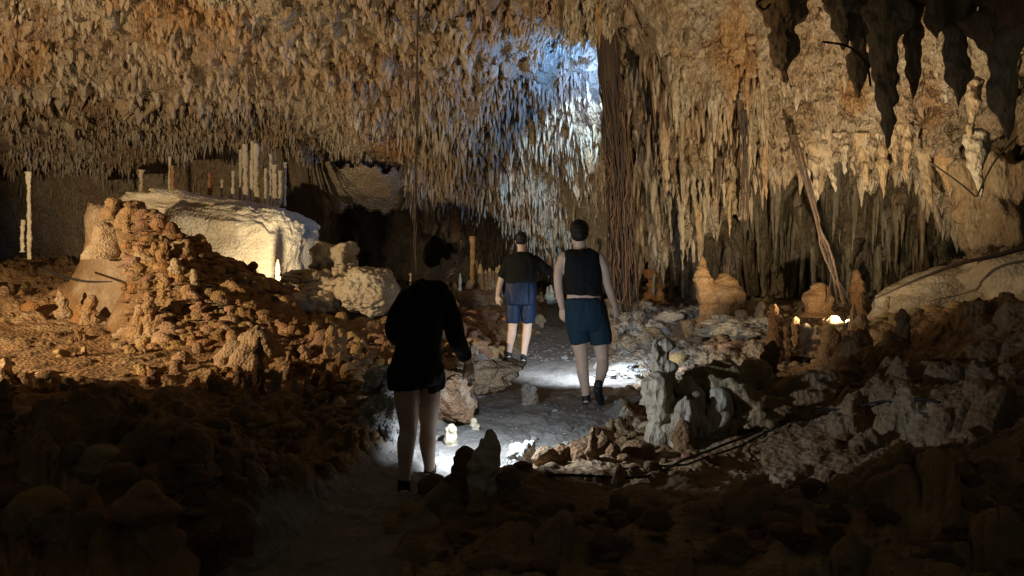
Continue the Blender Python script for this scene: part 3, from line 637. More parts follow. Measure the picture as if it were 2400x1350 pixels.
for a in ((1920, 250, 470, 62, 10.3, 'pale ragged stalactite with the lowest tip of the bright pair at right', PALEC), (1950, 260, 452, 56, 10.4, 'pale ragged stalactite right of the lowest-tipped one', PALEC), (1985, 300, 410, 34, 10.5, 'small pale stalactite right of the bright pair', PALEC),
          (2035, 300, 447, 48, 10.4, 'tan stalactite over the dark green recess', TANC), (2072, 300, 468, 40, 10.5, 'fluted tan stalactite with several drips over the recess', TANC), (2104, 250, 390, 44, 10.2, 'dark-edged ragged stalactite over the recess', TANC), (2133, 240, 430, 46, 10.1, 'rough pointed stalactite right above the recess', TANC),
          (1845, 300, 400, 40, 10.9, 'pale stalactite left of the bright pair', PALEC), (1875, 310, 372, 30, 10.9, 'small stalactite between the bright pair and its left neighbour', PALEC), (1800, 330, 470, 26, 11.8, 'slim tan stalactite on the right curtain', TANC), (1745, 330, 520, 24, 12.4, 'slim stalactite at the torn edge of the right curtain', TANC),
          (2180, 300, 500, 50, 10.2, 'wide tan stalactite beside the green recess', TANC), (2240, 330, 520, 60, 9.9, 'ochre-streaked hanging lobe above the right boulder', (1.1, .85, .6)), (2300, 300, 470, 60, 9.6, 'broad grey hanging lobe above the right boulder', PALEC), (2375, 120, 210, 50, 9.0, 'tan stalactite close to the right edge', TANC), (2330, 80, 190, 40, 9.2, 'narrow tan stalactite near the right edge', TANC),
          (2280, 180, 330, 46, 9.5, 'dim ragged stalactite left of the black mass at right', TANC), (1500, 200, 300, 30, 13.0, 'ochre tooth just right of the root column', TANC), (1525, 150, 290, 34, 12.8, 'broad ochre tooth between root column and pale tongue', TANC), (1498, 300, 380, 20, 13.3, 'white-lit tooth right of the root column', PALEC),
          (1590, 90, 160, 26, 12.2, 'small tooth above the pale tongue', TANC), (1765, 80, 140, 24, 10.6, 'dark-shadowed tooth on the ochre patch', TANC), (1600, 420, 640, 26, 13.0, 'long slim stalactite in the lower right curtain', PALEC), (1560, 480, 610, 20, 13.6, 'slim stalactite below the pale tongue', PALEC), (1530, 500, 650, 22, 14.0, 'long stalactite ending above the orange lump', PALEC),
          (1640, 430, 620, 30, 12.7, 'wide stalactite left of the dark vertical gap', TANC), (1680, 380, 520, 20, 12.6, 'grey stalactite at the dark vertical gap', TANC), (1716, 420, 560, 18, 12.8, 'thin stalactite right of the dark vertical gap', TANC)):
    stalactite(*a[:6], c=a[6], group='pale stalactites of the right curtain', lump=.34, sides=22)
for a in ((1017, 470, 522, 6, 17.2, 'thin white needle in front of the brown band, leftmost of three'), (1083, 462, 530, 10, 17.0, 'forked white needle in the middle of the brown band'), (1125, 466, 526, 7, 17.0, 'white needle at the right end of the brown band'),
          (757, 370, 404, 10, 17.0, 'small white fang at the left of the pale fringe'), (780, 370, 412, 9, 17.0, 'small white fang in the middle of the pale fringe'), (740, 365, 394, 9, 17.0, 'small white fang, first of the pale fringe'), (1210, 500, 560, 9, 17.3, 'slim needle above the far man'), (1240, 540, 600, 8, 17.5, 'slim needle over the far man\'s head'), (1298, 560, 640, 12, 15.4, 'bluish needle between the two men')):
    stalactite(*a, c=(1.15, 1.12, 1.05), lump=.15, sides=10, group='white needles of the middle ceiling')
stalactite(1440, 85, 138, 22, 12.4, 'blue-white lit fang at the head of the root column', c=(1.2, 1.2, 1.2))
# the larger hanging lobes of the left and middle ceiling, each its own thing, copied from six shapes
protos = []
for k in range(6):
    V, Fc = pillars([[0, 0, 0]], 1.0, .24 + .05 * (k % 3), -1, 14, 9, 'spike', .42, .07, 900 + k * 7, 3.2, .7)
    V = V + (fbm(V * 7 + k * 9, 3, 6) * .05)[:, None]
    o = mesh('stalactite', V, Fc, M['drip'], tint=ptint((.95, .88, .78), len(V)), link=False); protos.append(o)
g = np.random.default_rng(77)
COLS = ((-20, 150, "over the far left columns"), (150, 330, "over the bank's top"), (330, 520, "over the boulder's left half"), (520, 700, 'over the beaded columns'), (700, 860, "over the black hollow"), (860, 970, "left of the vine"), (985, 1110, "right of the vine"), (1110, 1400, 'above the blue glow'))
ROWS = ((-10, 70, 'at the top edge'), (85, 160, 'in the upper ceiling'), (175, 250, 'halfway down the ceiling'), (260, 330, 'low on the ceiling'))
def lobe(px, py, lab, grp, k=1.0, wk=1.0):
    b = shell_pt(px, py); L_ = g.uniform(44, 82) * k / F * b[1]
    o = protos[g.integers(6)].copy(); col.objects.link(o); o.location = (b[0], b[1] + .03, b[2] + L_ * .25); wd = g.uniform(.9, 1.6) * wk
    o.scale = (L_ * wd, L_ * wd * .8, L_); o.rotation_euler = (g.normal(0, .06), g.normal(0, .08), g.uniform(0, 6.28)); tag(o, lab, 'stalactite', grp)
for c0, c1, cn in COLS:
    for r0, r1, rn in ROWS:
        if r0 > 150 and c0 > 1100: continue
        n = 3 if c1 - c0 > 120 else 2
        for q in range(n):
            w_ = (c1 - c0) / n; word = (['left', 'right'] if n == 2 else ['leftmost', 'middle', 'rightmost'])[q]
            lobe(c0 + w_ * (q + g.uniform(.2, .8)), g.uniform(r0, r1), '%s of %s broad stalactites %s %s' % (word, 'two' if n == 2 else 'three', rn, cn), 'broader stalactites of the left and middle ceiling', .6 if r0 > 250 else .75, .8 if r0 > 250 else 1)
for c0, c1, cn in ((990, 1070, 'between the vine and the far man'), (1070, 1170, 'left of the far man\'s head'), (1170, 1270, 'straight above the far man'), (1270, 1400, 'straight above the man in the vest')):
    for r0, r1, rn in ((310, 380, 'high'), (390, 460, 'halfway'), (470, 540, 'low')):
        for q in range(2): lobe(c0 + (c1 - c0) * (q + g.uniform(.2, .8)) / 2, g.uniform(r0, r1), '%s of two slender stalactites %s in the curtain %s' % (('left', 'right')[q], rn, cn), 'slender stalactites in the curtain behind the men', .9, .5)

# ------------------------------------------------------------------ boulders
def ico(sub):
    bm = bmesh.new(); bmesh.ops.create_icosphere(bm, subdivisions=sub, radius=1); V = np.array([v.co[:] for v in bm.verts]); Fc = np.array([[v.index for v in f.verts] for f in bm.faces]); bm.free(); return V, Fc
ICO = {k: ico(k) for k in (3, 4, 5, 6)}
def boulder(px, py, wpx, hpx, Y, dep, label, mat='boulder', sub=5, box=.5, facet=.25, rough=.05, name='boulder', cat='boulder', group=None, rot=0, tilt=0, pit=0, seed=0, c=(1, 1, 1)):
    cnt[0] += 1; V, Fc = ICO[sub]; V = V.copy(); sgn = np.sign(V)
    V = sgn * np.abs(V) ** (1 - box * .45)
    s = seed or cnt[0] * 3
    W = V * 1.6 + s * 3.1
    f1, f2, idv = worley(W * .9, s); V = V * (1 - facet * (f1 - .45) + .0)[:, None]
    V = V * (1 + fbm(W * 1.2, 3, s) * facet * .9 + fbm(W * 6, 3, s + 1) * rough)[:, None]
    if pit:
        g1, _, _ = worley(W * 4.5, s + 9); V = V * (1 + (.45 - g1) * pit)[:, None]
    b = at(px, py, Y); S_ = np.array([wpx / F * Y / 2, dep / 2, hpx / F * Y / 2])
    V = V * S_
    m = np.array(Matrix.Rotation(rot, 3, 'Z') @ Matrix.Rotation(tilt, 3, 'Y')); V = V @ m.T
    o = mesh(name, V, Fc, M[mat], tint=ptint(c, len(V))); o.location = b
    return tag(o, label, cat, group)
boulder(518, 578, 420, 222, 14.5, 2.4, 'huge smooth pale boulder with thin columns standing on its flat top', sub=6, box=1.1, facet=.13, rough=.06, tilt=R(8), seed=47, pit=.015)
for a in ((780, 610, 105, 80, 12.6, .8, 'angular pale boulder above the others right of the lit stalagmite'), (728, 650, 110, 36, 12.2, .7, 'flat pale boulder right of the lit stalagmite'), (742, 668, 70, 60, 11.8, .6, 'small wedge-shaped boulder below the flat one'), (770, 690, 110, 70, 11.6, .7, 'cracked tan boulder left of the round pitted one'), (812, 640, 60, 40, 12.0, .5, 'small boulder on top of the round pitted one'), (735, 712, 90, 60, 11.3, .6, 'lit sloping rock at the end of the nodule bank')):
    boulder(*a, facet=.5, rough=.05, pit=.05, group='pale boulders right of the lit stalagmite', box=.5)
boulder(868, 682, 142, 108, 11.3, 1.0, 'round pitted boulder left of the woman', sub=6, box=.3, facet=.25, rough=.06, pit=.06, seed=5)
boulder(2335, 500, 150, 300, 10.7, 1.2, 'bulging tan boulder above the right mound', sub=5, box=0, facet=.5, rough=.08, seed=8, pit=.10, mat='drip', c=(.72, .66, .55))
boulder(2230, 700, 330, 150, 11.2, 1.6, 'smooth cracked tan boulder forming the right mound', sub=6, box=.3, facet=.2, rough=.02, seed=9, tilt=R(-12))
boulder(2420, 660, 300, 160, 10.6, 1.6, 'dim smooth boulder at the right edge', sub=5, box=.3, facet=.2, rough=.02, seed=12, tilt=R(-8))
boulder(1740, 768, 170, 50, 11.6, .7, 'low jagged bank of lit rubble left of the dark leaning stump', sub=6, box=.4, facet=.6, rough=.12, pit=.12, seed=77, name='rubble_bank', cat='rock')
boulder(1120, 700, 90, 40, 12.8, .6, 'low brown rock under the cluster of pale fingers', mat='brownrock', facet=.4, seed=31)
# rubble at the foot of the root column
g = np.random.default_rng(5)
for ci, cn in enumerate(('at the left end of the rubble pile', 'left of the rubble pile\'s middle', 'in the middle of the rubble pile', 'right of the rubble pile\'s middle', 'at the right end of the rubble pile')):
    for ri, rn in enumerate(('back', 'centre', 'front')):
        for q in range(3):
            px = 1425 + ci * 48 + 16 * q + g.uniform(-4, 10); Y = 13.9 - ri * (.85 if ci < 3 else .5) + g.uniform(-.3, .3); s_ = g.uniform(20, 54) * (1.1 if ri == 2 else .9)
            x = (px - 1200) / F * Y; z = gnd(x, Y) + s_ / F * Y * .14; py = HZ + (CAMZ - z) / Y * F
            boulder(px, py, s_, s_ * g.uniform(.45, .8), Y, s_ / F * Y * .9, '%s of three grey stones, %s row, %s' % (('left', 'middle', 'right')[q], rn, cn), mat='rubble', sub=4, facet=.55, rough=.05, pit=.06, box=.6, name='stone', cat='stone', group='stones piled at the foot of the root column', rot=g.uniform(0, 3), tilt=g.normal(0, .3))
for a in ((1445, 866, 74, 22, .5, 'largest flat pale slab in the farther torch pool, right of the man\'s legs'), (1480, 878, 46, 16, .3, 'flat pale slab at the right of the farther torch pool'), (1420, 880, 44, 14, .25, 'thin pale slab at the edge of the farther torch pool'), (1500, 868, 40, 14, .3, 'low pale stone right of the slabs in the farther pool'), (1405, 858, 30, 14, .25, 'small pale slab nearest the man\'s legs')):
    boulder(a[0], a[1], a[2], a[3], hit(a[0], a[1] + a[3] * .4), a[4], a[5], mat='rubble', sub=4, facet=.5, box=.8, name='stone', cat='stone', group='flat stones in the farther torch pool', tilt=g.normal(0, .1))
boulder(1225, 1075, 70, 66, 5.05, .32, 'pale sloping rock lit from behind in the nearer torch pool', mat='rubble', sub=5, facet=.4, box=.5, tilt=R(-25), seed=23)
boulder(905, 985, 110, 130, 5.6, .45, 'grey-green knobbly boulder left of the woman\'s legs', mat='rubble', sub=6, facet=.5, pit=.2, box=.3, seed=91)
boulder(900, 900, 90, 70, 5.9, .4, 'grey lumpy boulder behind the woman\'s left thigh', mat='rubble', sub=5, facet=.6, pit=.2, box=.3, seed=95)
boulder(1130, 880, 150, 80, 6.9, .5, 'low brown boulder under the woman\'s outstretched hand', mat='brownrock', sub=5, facet=.5, pit=.1, box=.3, seed=35)
boulder(1060, 930, 110, 110, 6.3, .5, 'dark grey boulder right of the woman\'s shorts', mat='brownrock', sub=5, facet=.4, pit=.1, box=.3, seed=37)
for y0, y1, xs, wh in ((1110, 1190, (840, 870, 905), "left of the woman's feet"), (1010, 1060, (1030, 1260, 1330), 'round the nearer torch pool'), (935, 990, (1120, 1290, 1440), 'on the path between the torch pools'), (800, 850, (1270, 1330, 1480), 'on the path beyond the farther torch pool')):
    for q in range(3):
        px, py = xs[q] + g.uniform(-12, 12), g.uniform(y0, y1); Y = 2600 / (py - 590); x = (px - 1200) / F * Y; s_ = g.uniform(14, 26)
        boulder(px, HZ + (CAMZ - gnd(x, Y)) / Y * F - 2, s_, s_ * .5, Y, s_ / F * Y, '%s of three small loose stones %s' % (('leftmost', 'middle', 'rightmost')[q], wh), mat='rubble', sub=3, facet=.5, box=.5, name='stone', cat='stone', group='loose stones on the path')
boulder(1735, 960, 390, 200, 6.1, .7, 'long pale pitted ledge joining the pillars of the right rim', sub=6, facet=.7, rough=.14, pit=.18, box=.1, seed=66, name='rock_ledge', cat='rock', mat='drip', c=(1.0, .88, .70))  # raised stone colour replaces light that does not reach the ledge

# ------------------------------------------------------------------ nodules and grit nobody could count
def scatter(name, px0, px1, Y0, Y1, n, r0, r1, seed, mat='knob', hh=(.8, 2.2), keep=None, c=TANC, sides=9, rings=7):
    g = np.random.default_rng(seed); Y = g.uniform(Y0, Y1, n); px = g.uniform(px0, px1, n); x = (px - 1200) / F * Y
    k = path_mask(x, Y) < .35
    if keep is not None: k &= keep(x, Y)
    k &= (fbm(np.stack([x * 1.2, Y * 1.2, 0 * x], -1), 2, seed) > -.25)
    x, Y = x[k], Y[k]; n = len(x); z = ground(x, Y, False)
    r = r0 + (r1 - r0) * g.uniform(0, 1, n) ** 2.5; h = r * g.uniform(*hh, n)
    V, Fc = pillars(np.stack([x, Y, z - r * .4], -1), h + r * .4, r, 1, sides, rings, 'cap', .45, .12, seed, 3)
    tv = np.repeat(np.array(c) * g.uniform(.7, 1.15, (n, 1)) * np.stack([np.ones(n), g.uniform(.85, 1.1, n), g.uniform(.7, 1.2, n)], -1), sides * rings + 1, 0)
    o = mesh(name, V, Fc, M[mat], tint=tv); o['kind'] = 'stuff'
scatter('cave_nodules', -60, 930, 5.2, 11, 900, .02, .10, 201, hh=(.7, 2.4), keep=lambda x, y: (sstep(650, 450, x / y * F + 1200) * sstep(6.4, 7, y) < .5) | (vn(np.stack([x, y, x], -1) * 3, 5) > .35))
scatter('bank_nodules', 275, 740, 9, 11.8, 1500, .03, .12, 202, hh=(.6, 1.6), keep=lambda x, y: x > -5.75 + (11 - y) * .5)
scatter('floor_nodules', 500, 900, 4.6, 8, 260, .02, .07, 203, hh=(1, 3.2))
scatter('near_nodules', -100, 900, 2.4, 5, 700, .02, .09, 204, hh=(.7, 1.8), c=BROWNC)
scatter('right_nodules', 1050, 2450, 2.4, 7.5, 1000, .015, .07, 205, hh=(.6, 1.6), c=BROWNC)
scatter('right_rubble', 1560, 2300, 9, 15, 900, .03, .12, 206, hh=(.5, 1.5), c=PALEC)
scatter('far_nodules', 930, 1330, 9, 20, 800, .03, .12, 207, hh=(.6, 2), c=TANC)
def grit(name, px0, px1, py0, py1, n, s0, s1, seed, mat='rubble'):
    g = np.random.default_rng(seed); py = g.uniform(py0, py1, n); Y = 2600 / (py - 590); x = (g.uniform(px0, px1, n) - 1200) / F * Y
    k = path_mask(x, Y) > .3; x, Y = x[k], Y[k]; n = len(x); z = ground(x, Y); s = g.uniform(s0, s1, n) ** 1.0 * g.uniform(.4, 1, n)
    b = np.array([[1, 0, 0], [-.5, .8, 0], [-.5, -.8, 0], [.1, 0, .7], [.1, .1, -.6]]); a = g.uniform(0, 6.28, n)
    rx = np.stack([np.cos(a)[:, None] * b[:, 0] - np.sin(a)[:, None] * b[:, 1], np.sin(a)[:, None] * b[:, 0] + np.cos(a)[:, None] * b[:, 1], np.broadcast_to(b[:, 2], (n, 5)) * .6], -1) * s[:, None, None] * g.uniform(.6, 1.3, (n, 5, 1))
    V = rx + np.stack([x, Y, z], -1)[:, None]
    f = np.array([[0, 1, 3], [1, 2, 3], [2, 0, 3], [1, 0, 4], [2, 1, 4], [0, 2, 4]]); Fc = (f[None] + (np.arange(n) * 5)[:, None, None]).reshape(-1, 3)
    o = mesh(name, V.reshape(-1, 3), Fc, M[mat], smooth=False); o['kind'] = 'stuff'
grit('path_gravel', 780, 1560, 780, 1250, 2600, .006, .022, 301)
grit('path_gravel', 1230, 1560, 790, 850, 500, .02, .06, 302)

# ------------------------------------------------------------------ tubes for roots, cables and limbs
def tube(pts, rad, sides=8, asp=1.0, caps=True, side=None):
    P = np.asarray([tuple(p) for p in pts], float); n = len(P); rad = np.broadcast_to(np.asarray(rad, float), n).copy()
    T = np.gradient(P, axis=0); T /= np.linalg.norm(T, axis=1, keepdims=True) + 1e-9
    if caps:
        P = np.concatenate([[P[0] - T[0] * rad[0] * c for c in (.98, .75)], P, [P[-1] + T[-1] * rad[-1] * c for c in (.75, .98)]])
        rad = np.concatenate([[rad[0] * .2, rad[0] * .66], rad, [rad[-1] * .66, rad[-1] * .2]]); T = np.concatenate([[T[0]] * 2, T, [T[-1]] * 2]); n += 4
    ref = np.array(side if side is not None else (1.0, 0.02, 0.01)); rows = []
    a = np.arange(sides) / sides * 2 * np.pi
    for i in range(n):
        u = ref - T[i] * np.dot(ref, T[i])
        if np.linalg.norm(u) < .15: u = np.array([0, 1.0, 0]) - T[i] * T[i][1]
        u /= np.linalg.norm(u); v = np.cross(T[i], u); 
        rows.append(P[i] + rad[i] * (np.cos(a)[:, None] * u + asp * np.sin(a)[:, None] * v))
    V = np.concatenate(rows + [[P[0] ], [P[-1]]]); f = gridfaces(n, sides, True)
    k = np.arange(sides); tri = np.concatenate([f[:, [0, 1, 2]], f[:, [0, 2, 3]], np.stack([(k + 1) % sides, k, np.full(sides, n * sides)], -1), np.stack([(n - 1) * sides + k, (n - 1) * sides + (k + 1) % sides, np.full(sides, n * sides + 1)], -1)])
    return V, tri
def crv(pts, n):
    P = np.array([tuple(p) for p in pts], float); m = len(P); t = np.linspace(0, m - 1, n); i = np.clip(t.astype(int), 0, m - 2); f = (t - i)[:, None]
    p0 = P[np.clip(i - 1, 0, m - 1)]; p1 = P[i]; p2 = P[i + 1]; p3 = P[np.clip(i + 2, 0, m - 1)]
    return .5 * (2 * p1 + (p2 - p0) * f + (2 * p0 - 5 * p1 + 4 * p2 - p3) * f ** 2 + (3 * p1 - p0 - 3 * p2 + p3) * f ** 3)
def rootstrand(pts, r0, r1, wob, seed, parent, mat, n=46, sides=6):
    P = crv(pts, n); q = np.linspace(0, 1, n)
    s = np.stack([q * 9, q * 0 + seed * 3.3, q * 0], -1)
    P[:, 0] += vn(s, seed) * wob + vn(s * 2.7, seed + 1) * wob * .4; P[:, 1] += vn(s, seed + 2) * wob
    V, Fc = tube(P - np.array(parent.location), (r0 + (r1 - r0) * q) * (1 + .15 * vn(s * 4, seed)), sides)
    return mesh('root', V, Fc, M[mat], parent)
YR = 12.9
rt = empty('root_column', at(1465, 725, YR), 'thick column of twisted tree roots hanging from the roof to the floor', 'tree roots')
g = np.random.default_rng(3)
def rc(t, u, v):      # centre line of the column with the spread u across and v in depth
    px = np.interp(t, [0, .25, .5, .75, 1], [1418, 1433, 1449, 1456, 1466]); hw = np.interp(t, [0, .1, .3, .5, .8, 1], [20, 24, 27, 27, 29, 33]); py = 45 + t * 680
    p = at(px + u * hw, py, YR); p.y += v * hw / F * YR; return p
P = [rc(t, 0, 0) for t in np.linspace(0, 1, 14)]
hw = np.interp(np.linspace(0, 1, 14), [0, .1, .3, .5, .75, .9, 1], [26, 22, 22, 20, 17, 14, 8]) / F * YR
Pc = crv(P, 60); hwc = np.interp(np.linspace(0, 1, 60), np.linspace(0, 1, 14), hw)
V, Fc = tube(Pc - np.array(rt.location), hwc, 40)
ang = np.arctan2(V[:, 1] - np.interp(V[:, 2], (Pc[::-1, 2] - rt.location.z), Pc[::-1, 1] - rt.location.y), V[:, 0] - np.interp(V[:, 2], (Pc[::-1, 2] - rt.location.z), Pc[::-1, 0] - rt.location.x))
V = V + (np.stack([np.cos(ang), np.sin(ang), 0 * ang], -1)) * (np.abs(vn(np.stack([ang * 3.2, V[:, 2] * .7, 0 * ang], -1), 4)) * .05 - .02)[:, None]
mesh('root_trunk', V, Fc, M['root'], rt)
for k in range(84):
    a = g.uniform(0, 6.28); a2 = a + g.normal(0, .9); t0 = max(0, g.normal(.12, .2)) if k % 3 else g.uniform(.2, .5); t0 = min(t0, .6); t1 = g.uniform(.85, 1.03)
    pts = []
    for q in np.linspace(0, 1, 6):
        t = t0 + (t1 - t0) * q; aa = a + (a2 - a) * q; sp = .8 + .2 * g.uniform() + (.12 * q if k % 4 == 0 else 0)
        pts.append(rc(t, math.cos(aa) * sp, math.sin(aa) * sp * .9))
    rootstrand(pts, g.uniform(.010, .022), g.uniform(.006, .014), .05, 400 + k, rt, 'root_pale' if k % 4 == 0 else 'root')
LR0 = at(1985, 715, 11.4)
lr = empty('leaning_roots', LR0, 'leaning rope-like bundle of orange roots reaching the floor near the right floodlight', 'tree roots')
for k in range(9):
    o1, o2, o3 = g.normal(0, 1, 3)
    pts = [at(1870 + o1 * 4, 345, 11.2), at(1900 + o1 * 4, 460, 11.2), at(1930 + o2 * 4, 560, 11.3), at(1948 + o2 * 5, 610, 11.35), at(1965 + o3 * 9 + (k % 5 == 0) * 22, 712, 11.4)]
    rootstrand(pts, .018, .009, .02, 520 + k, lr, 'root_pale' if k % 3 == 0 else 'root')
dr = empty('hanging_roots', at(1748, 500, 12.0), 'dark thin roots hanging against the right curtain', 'tree roots')
for k in range(7):
    x = 1745 + g.normal(0, 5); rootstrand([at(x, 260, 11.7), at(x + g.normal(0, 3), 380, 11.8), at(x + g.normal(0, 4), g.uniform(470, 560), 11.9)], .02, .008, .03, 560 + k, dr, 'root', n=26)
vi = empty('hanging_vine', at(975, 640, 11.0), 'long dark vine hanging straight from the ceiling behind the woman', 'vine')
for k in range(2):
    rootstrand([at(983, -60, 10.6), at(980, 100, 10.8), at(978, 300, 10.9), at(974, 480, 11), at(973 + k * 2, 640, 11)], .014, .009, .02, 590 + k, vi, 'root', n=60)
for i, (pts, lab) in enumerate((([(1790, -5), (1775, 8), (1790, 22), (1805, 10)], 'small looping root at the top of the picture'), ([(2180, 380), (2250, 430), (2285, 460)], 'thin root lying across the ochre lobe at right'), ([(2385, 320), (2330, 380), (2290, 460)], 'thin dark root slanting down at the right edge'),
                                ([(1930, 98), (1990, 110), (2030, 150), (2040, 200)], 'thin root curling over a dark stalactite at upper right'))):
    V, Fc = tube(crv([at(x, y, 7.0 if i in (0, 3) else 9.0) for x, y in pts], 24), .012, 6); tag(mesh('thin_root', V, Fc, M['root']), lab, 'root')
def cable(pts, r, label, name='cable', lift=.02):
    C_ = []
    for px, py in pts:
        Y = hit(px, py); C_.append(at(px, py, Y))
    P = crv(C_, 80); z_ = ground(P[:, 0], P[:, 1]) + lift * 1.6
    z_ = np.convolve(np.pad(z_, 6, 'edge'), np.ones(13) / 13, 'valid'); P[:, 2] = np.maximum(z_, z_ * .5 + P[:, 2] * .5)
    V, Fc = tube(P, r, 7); return tag(mesh(name, V, Fc, M['cable']), label, 'cable')
cable([(1290, 1125), (1400, 1135), (1520, 1125), (1640, 1085), (1760, 1030), (1850, 990), (1980, 988), (2100, 985), (2200, 980)], .009, 'black cable running along the rim in the right foreground')
cable([(1850, 1000), (1700, 1075), (1560, 1110), (1450, 1122)], .007, 'second black cable dipping beside the first in the right foreground')
for k in range(2):
    p = [at(95, 628 + k * 2, 10.5), at(150, 646 + k * 3, 10.2), at(200, 658 + k * 3, 10), at(262, 660, 9.9)]; V, Fc = tube(crv(p, 30), .008, 6)
    tag(mesh('cable', V, Fc, M['cable']), ('upper' if k == 0 else 'lower') + ' of two thin cables strung across the grey hollow at left', 'cable', 'thin cables at left')
V, Fc = tube(crv([at(2050, 700, 10.2), at(2150, 655, 10.0), at(2250, 618, 9.9), at(2330, 600, 9.8), at(2420, 575, 9.7)], 40), np.interp(np.linspace(0, 1, 40), [0, 1], [.012, .05]), 10, asp=.6)
tag(mesh('fallen_branch', V, Fc, M['root']), 'dark branch lying along the top of the right mound', 'branch')

# ------------------------------------------------------------------ floodlights hidden behind the stones
def floodlight(loc, aim, label):
    t = empty('floodlight', loc, label, 'floodlight'); d = (Vector(aim) - Vector(loc)).normalized()
    t.rotation_euler = d.to_track_quat('-Z', 'Y').to_euler()
    V, Fc = tube([(0, 0, .10), (0, 0, .06), (0, 0, .035)], [.03, .045, .05], 16); mesh('housing', V, Fc, M['metal'], t)
    a = np.arange(16) / 16 * 2 * np.pi; V = np.concatenate([np.stack([np.cos(a) * .04, np.sin(a) * .04, 0 * a - .016], -1), [[0, 0, -.02]]]); Fc = np.stack([np.arange(16), (np.arange(16) + 1) % 16, np.full(16, 16)], -1)
    mesh('lens', V, Fc[:, ::-1], M['glow'], t)
    V, Fc = tube([(-.055, 0, .05), (-.06, 0, .12), (0, 0, .15), (.06, 0, .12), (.055, 0, .05)], .006, 6); mesh('bracket', V, Fc, M['metal'], t)
floodlight(RIGHT_L + Vector((0, -.06, -.03)), at(1850, 250, 11), 'small floodlight glaring behind the black stumps at right')
floodlight(BOULD_L + Vector((0, -.02, -.07)), at(690, 300, 17), 'small floodlight hidden behind the nodule bank')

# ------------------------------------------------------------------ people
def voxel(name, pieces, size, mat, parent, smooth=4, fold=0, fscale=9, seed=0, zstretch=.5, dirn=None):
    Vs, Fs, n = [], [], 0
    for V, Fc in pieces: Vs.append(V); Fs.append(Fc + n); n += len(V)
    o = mesh(name, np.concatenate(Vs), np.concatenate(Fs), None)
    m = o.modifiers.new('r', 'REMESH'); m.mode = 'VOXEL'; m.voxel_size = size
    s = o.modifiers.new('s', 'SMOOTH'); s.iterations = smooth; s.factor = .5
    dg = bpy.context.evaluated_depsgraph_get(); me = bpy.data.meshes.new_from_object(o.evaluated_get(dg)); old = o.data
    o.modifiers.clear(); o.data = me; bpy.data.meshes.remove(old); me.name = name
    me.polygons.foreach_set('use_smooth', np.full(len(me.polygons), True)); me.materials.append(mat)
    if fold:
        c = np.empty(len(me.vertices) * 3, np.float32); me.vertices.foreach_get('co', c); c = c.reshape(-1, 3); nn = np.empty_like(c).ravel(); me.vertices.foreach_get('normal', nn); nn = nn.reshape(-1, 3)
        q = c * fscale; q[:, 2] *= zstretch; d = 1 - 2 * np.abs(fbm(q + seed, 3, seed)); c = c + nn * (d * fold)[:, None]
        me.vertices.foreach_set('co', c.ravel()); me.update()
    if parent:
        o.parent = parent
        c = np.empty(len(me.vertices) * 3, np.float32); me.vertices.foreach_get('co', c); c = c.reshape(-1, 3) - np.array(parent.location); me.vertices.foreach_set('co', c.ravel()); me.update()
    return o
def loft(rows, sides=28, p=2.3, yaw=0):
    """rows of (x, y, z, half width, half depth)"""
    a = np.arange(sides) / sides * 2 * np.pi; c, s = np.cos(a), np.sin(a); c = np.sign(c) * np.abs(c) ** (2 / p); s = np.sign(s) * np.abs(s) ** (2 / p)
    V = []
    for x, y, z, hw, hd in rows:
        dx, dy = c * hw, s * hd; V.append(np.stack([x + dx * math.cos(yaw) - dy * math.sin(yaw), y + dx * math.sin(yaw) + dy * math.cos(yaw), z + 0 * a], -1))
    n = len(rows); V = np.concatenate(V + [[[rows[0][0], rows[0][1], rows[0][2]]], [[rows[-1][0], rows[-1][1], rows[-1][2]]]]); f = gridfaces(n, sides, True); k = np.arange(sides)
    tri = np.concatenate([f[:, [0, 1, 2]], f[:, [0, 2, 3]], np.stack([(k + 1) % sides, k, np.full(sides, n * sides)], -1), np.stack([(n - 1) * sides + k, (n - 1) * sides + (k + 1) % sides, np.full(sides, n * sides + 1)], -1)])
    return V, tri
def lrows(rows, Y, n=24, grow=0, gd=0):
    """picture rows (py, px, half width px, half depth m, dy) -> smooth loft rows"""
    A = np.array(rows, float); C_ = crv(A[:, :3], n); D_ = crv(np.concatenate([A[:, 3:5], A[:, :1]], 1), n); out = []
    for i in range(n):
        p = at(C_[i, 1], C_[i, 0], Y); out.append((p.x, Y + D_[i, 1], p.z, C_[i, 2] / F * Y + grow, D_[i, 0] + gd))
    return out
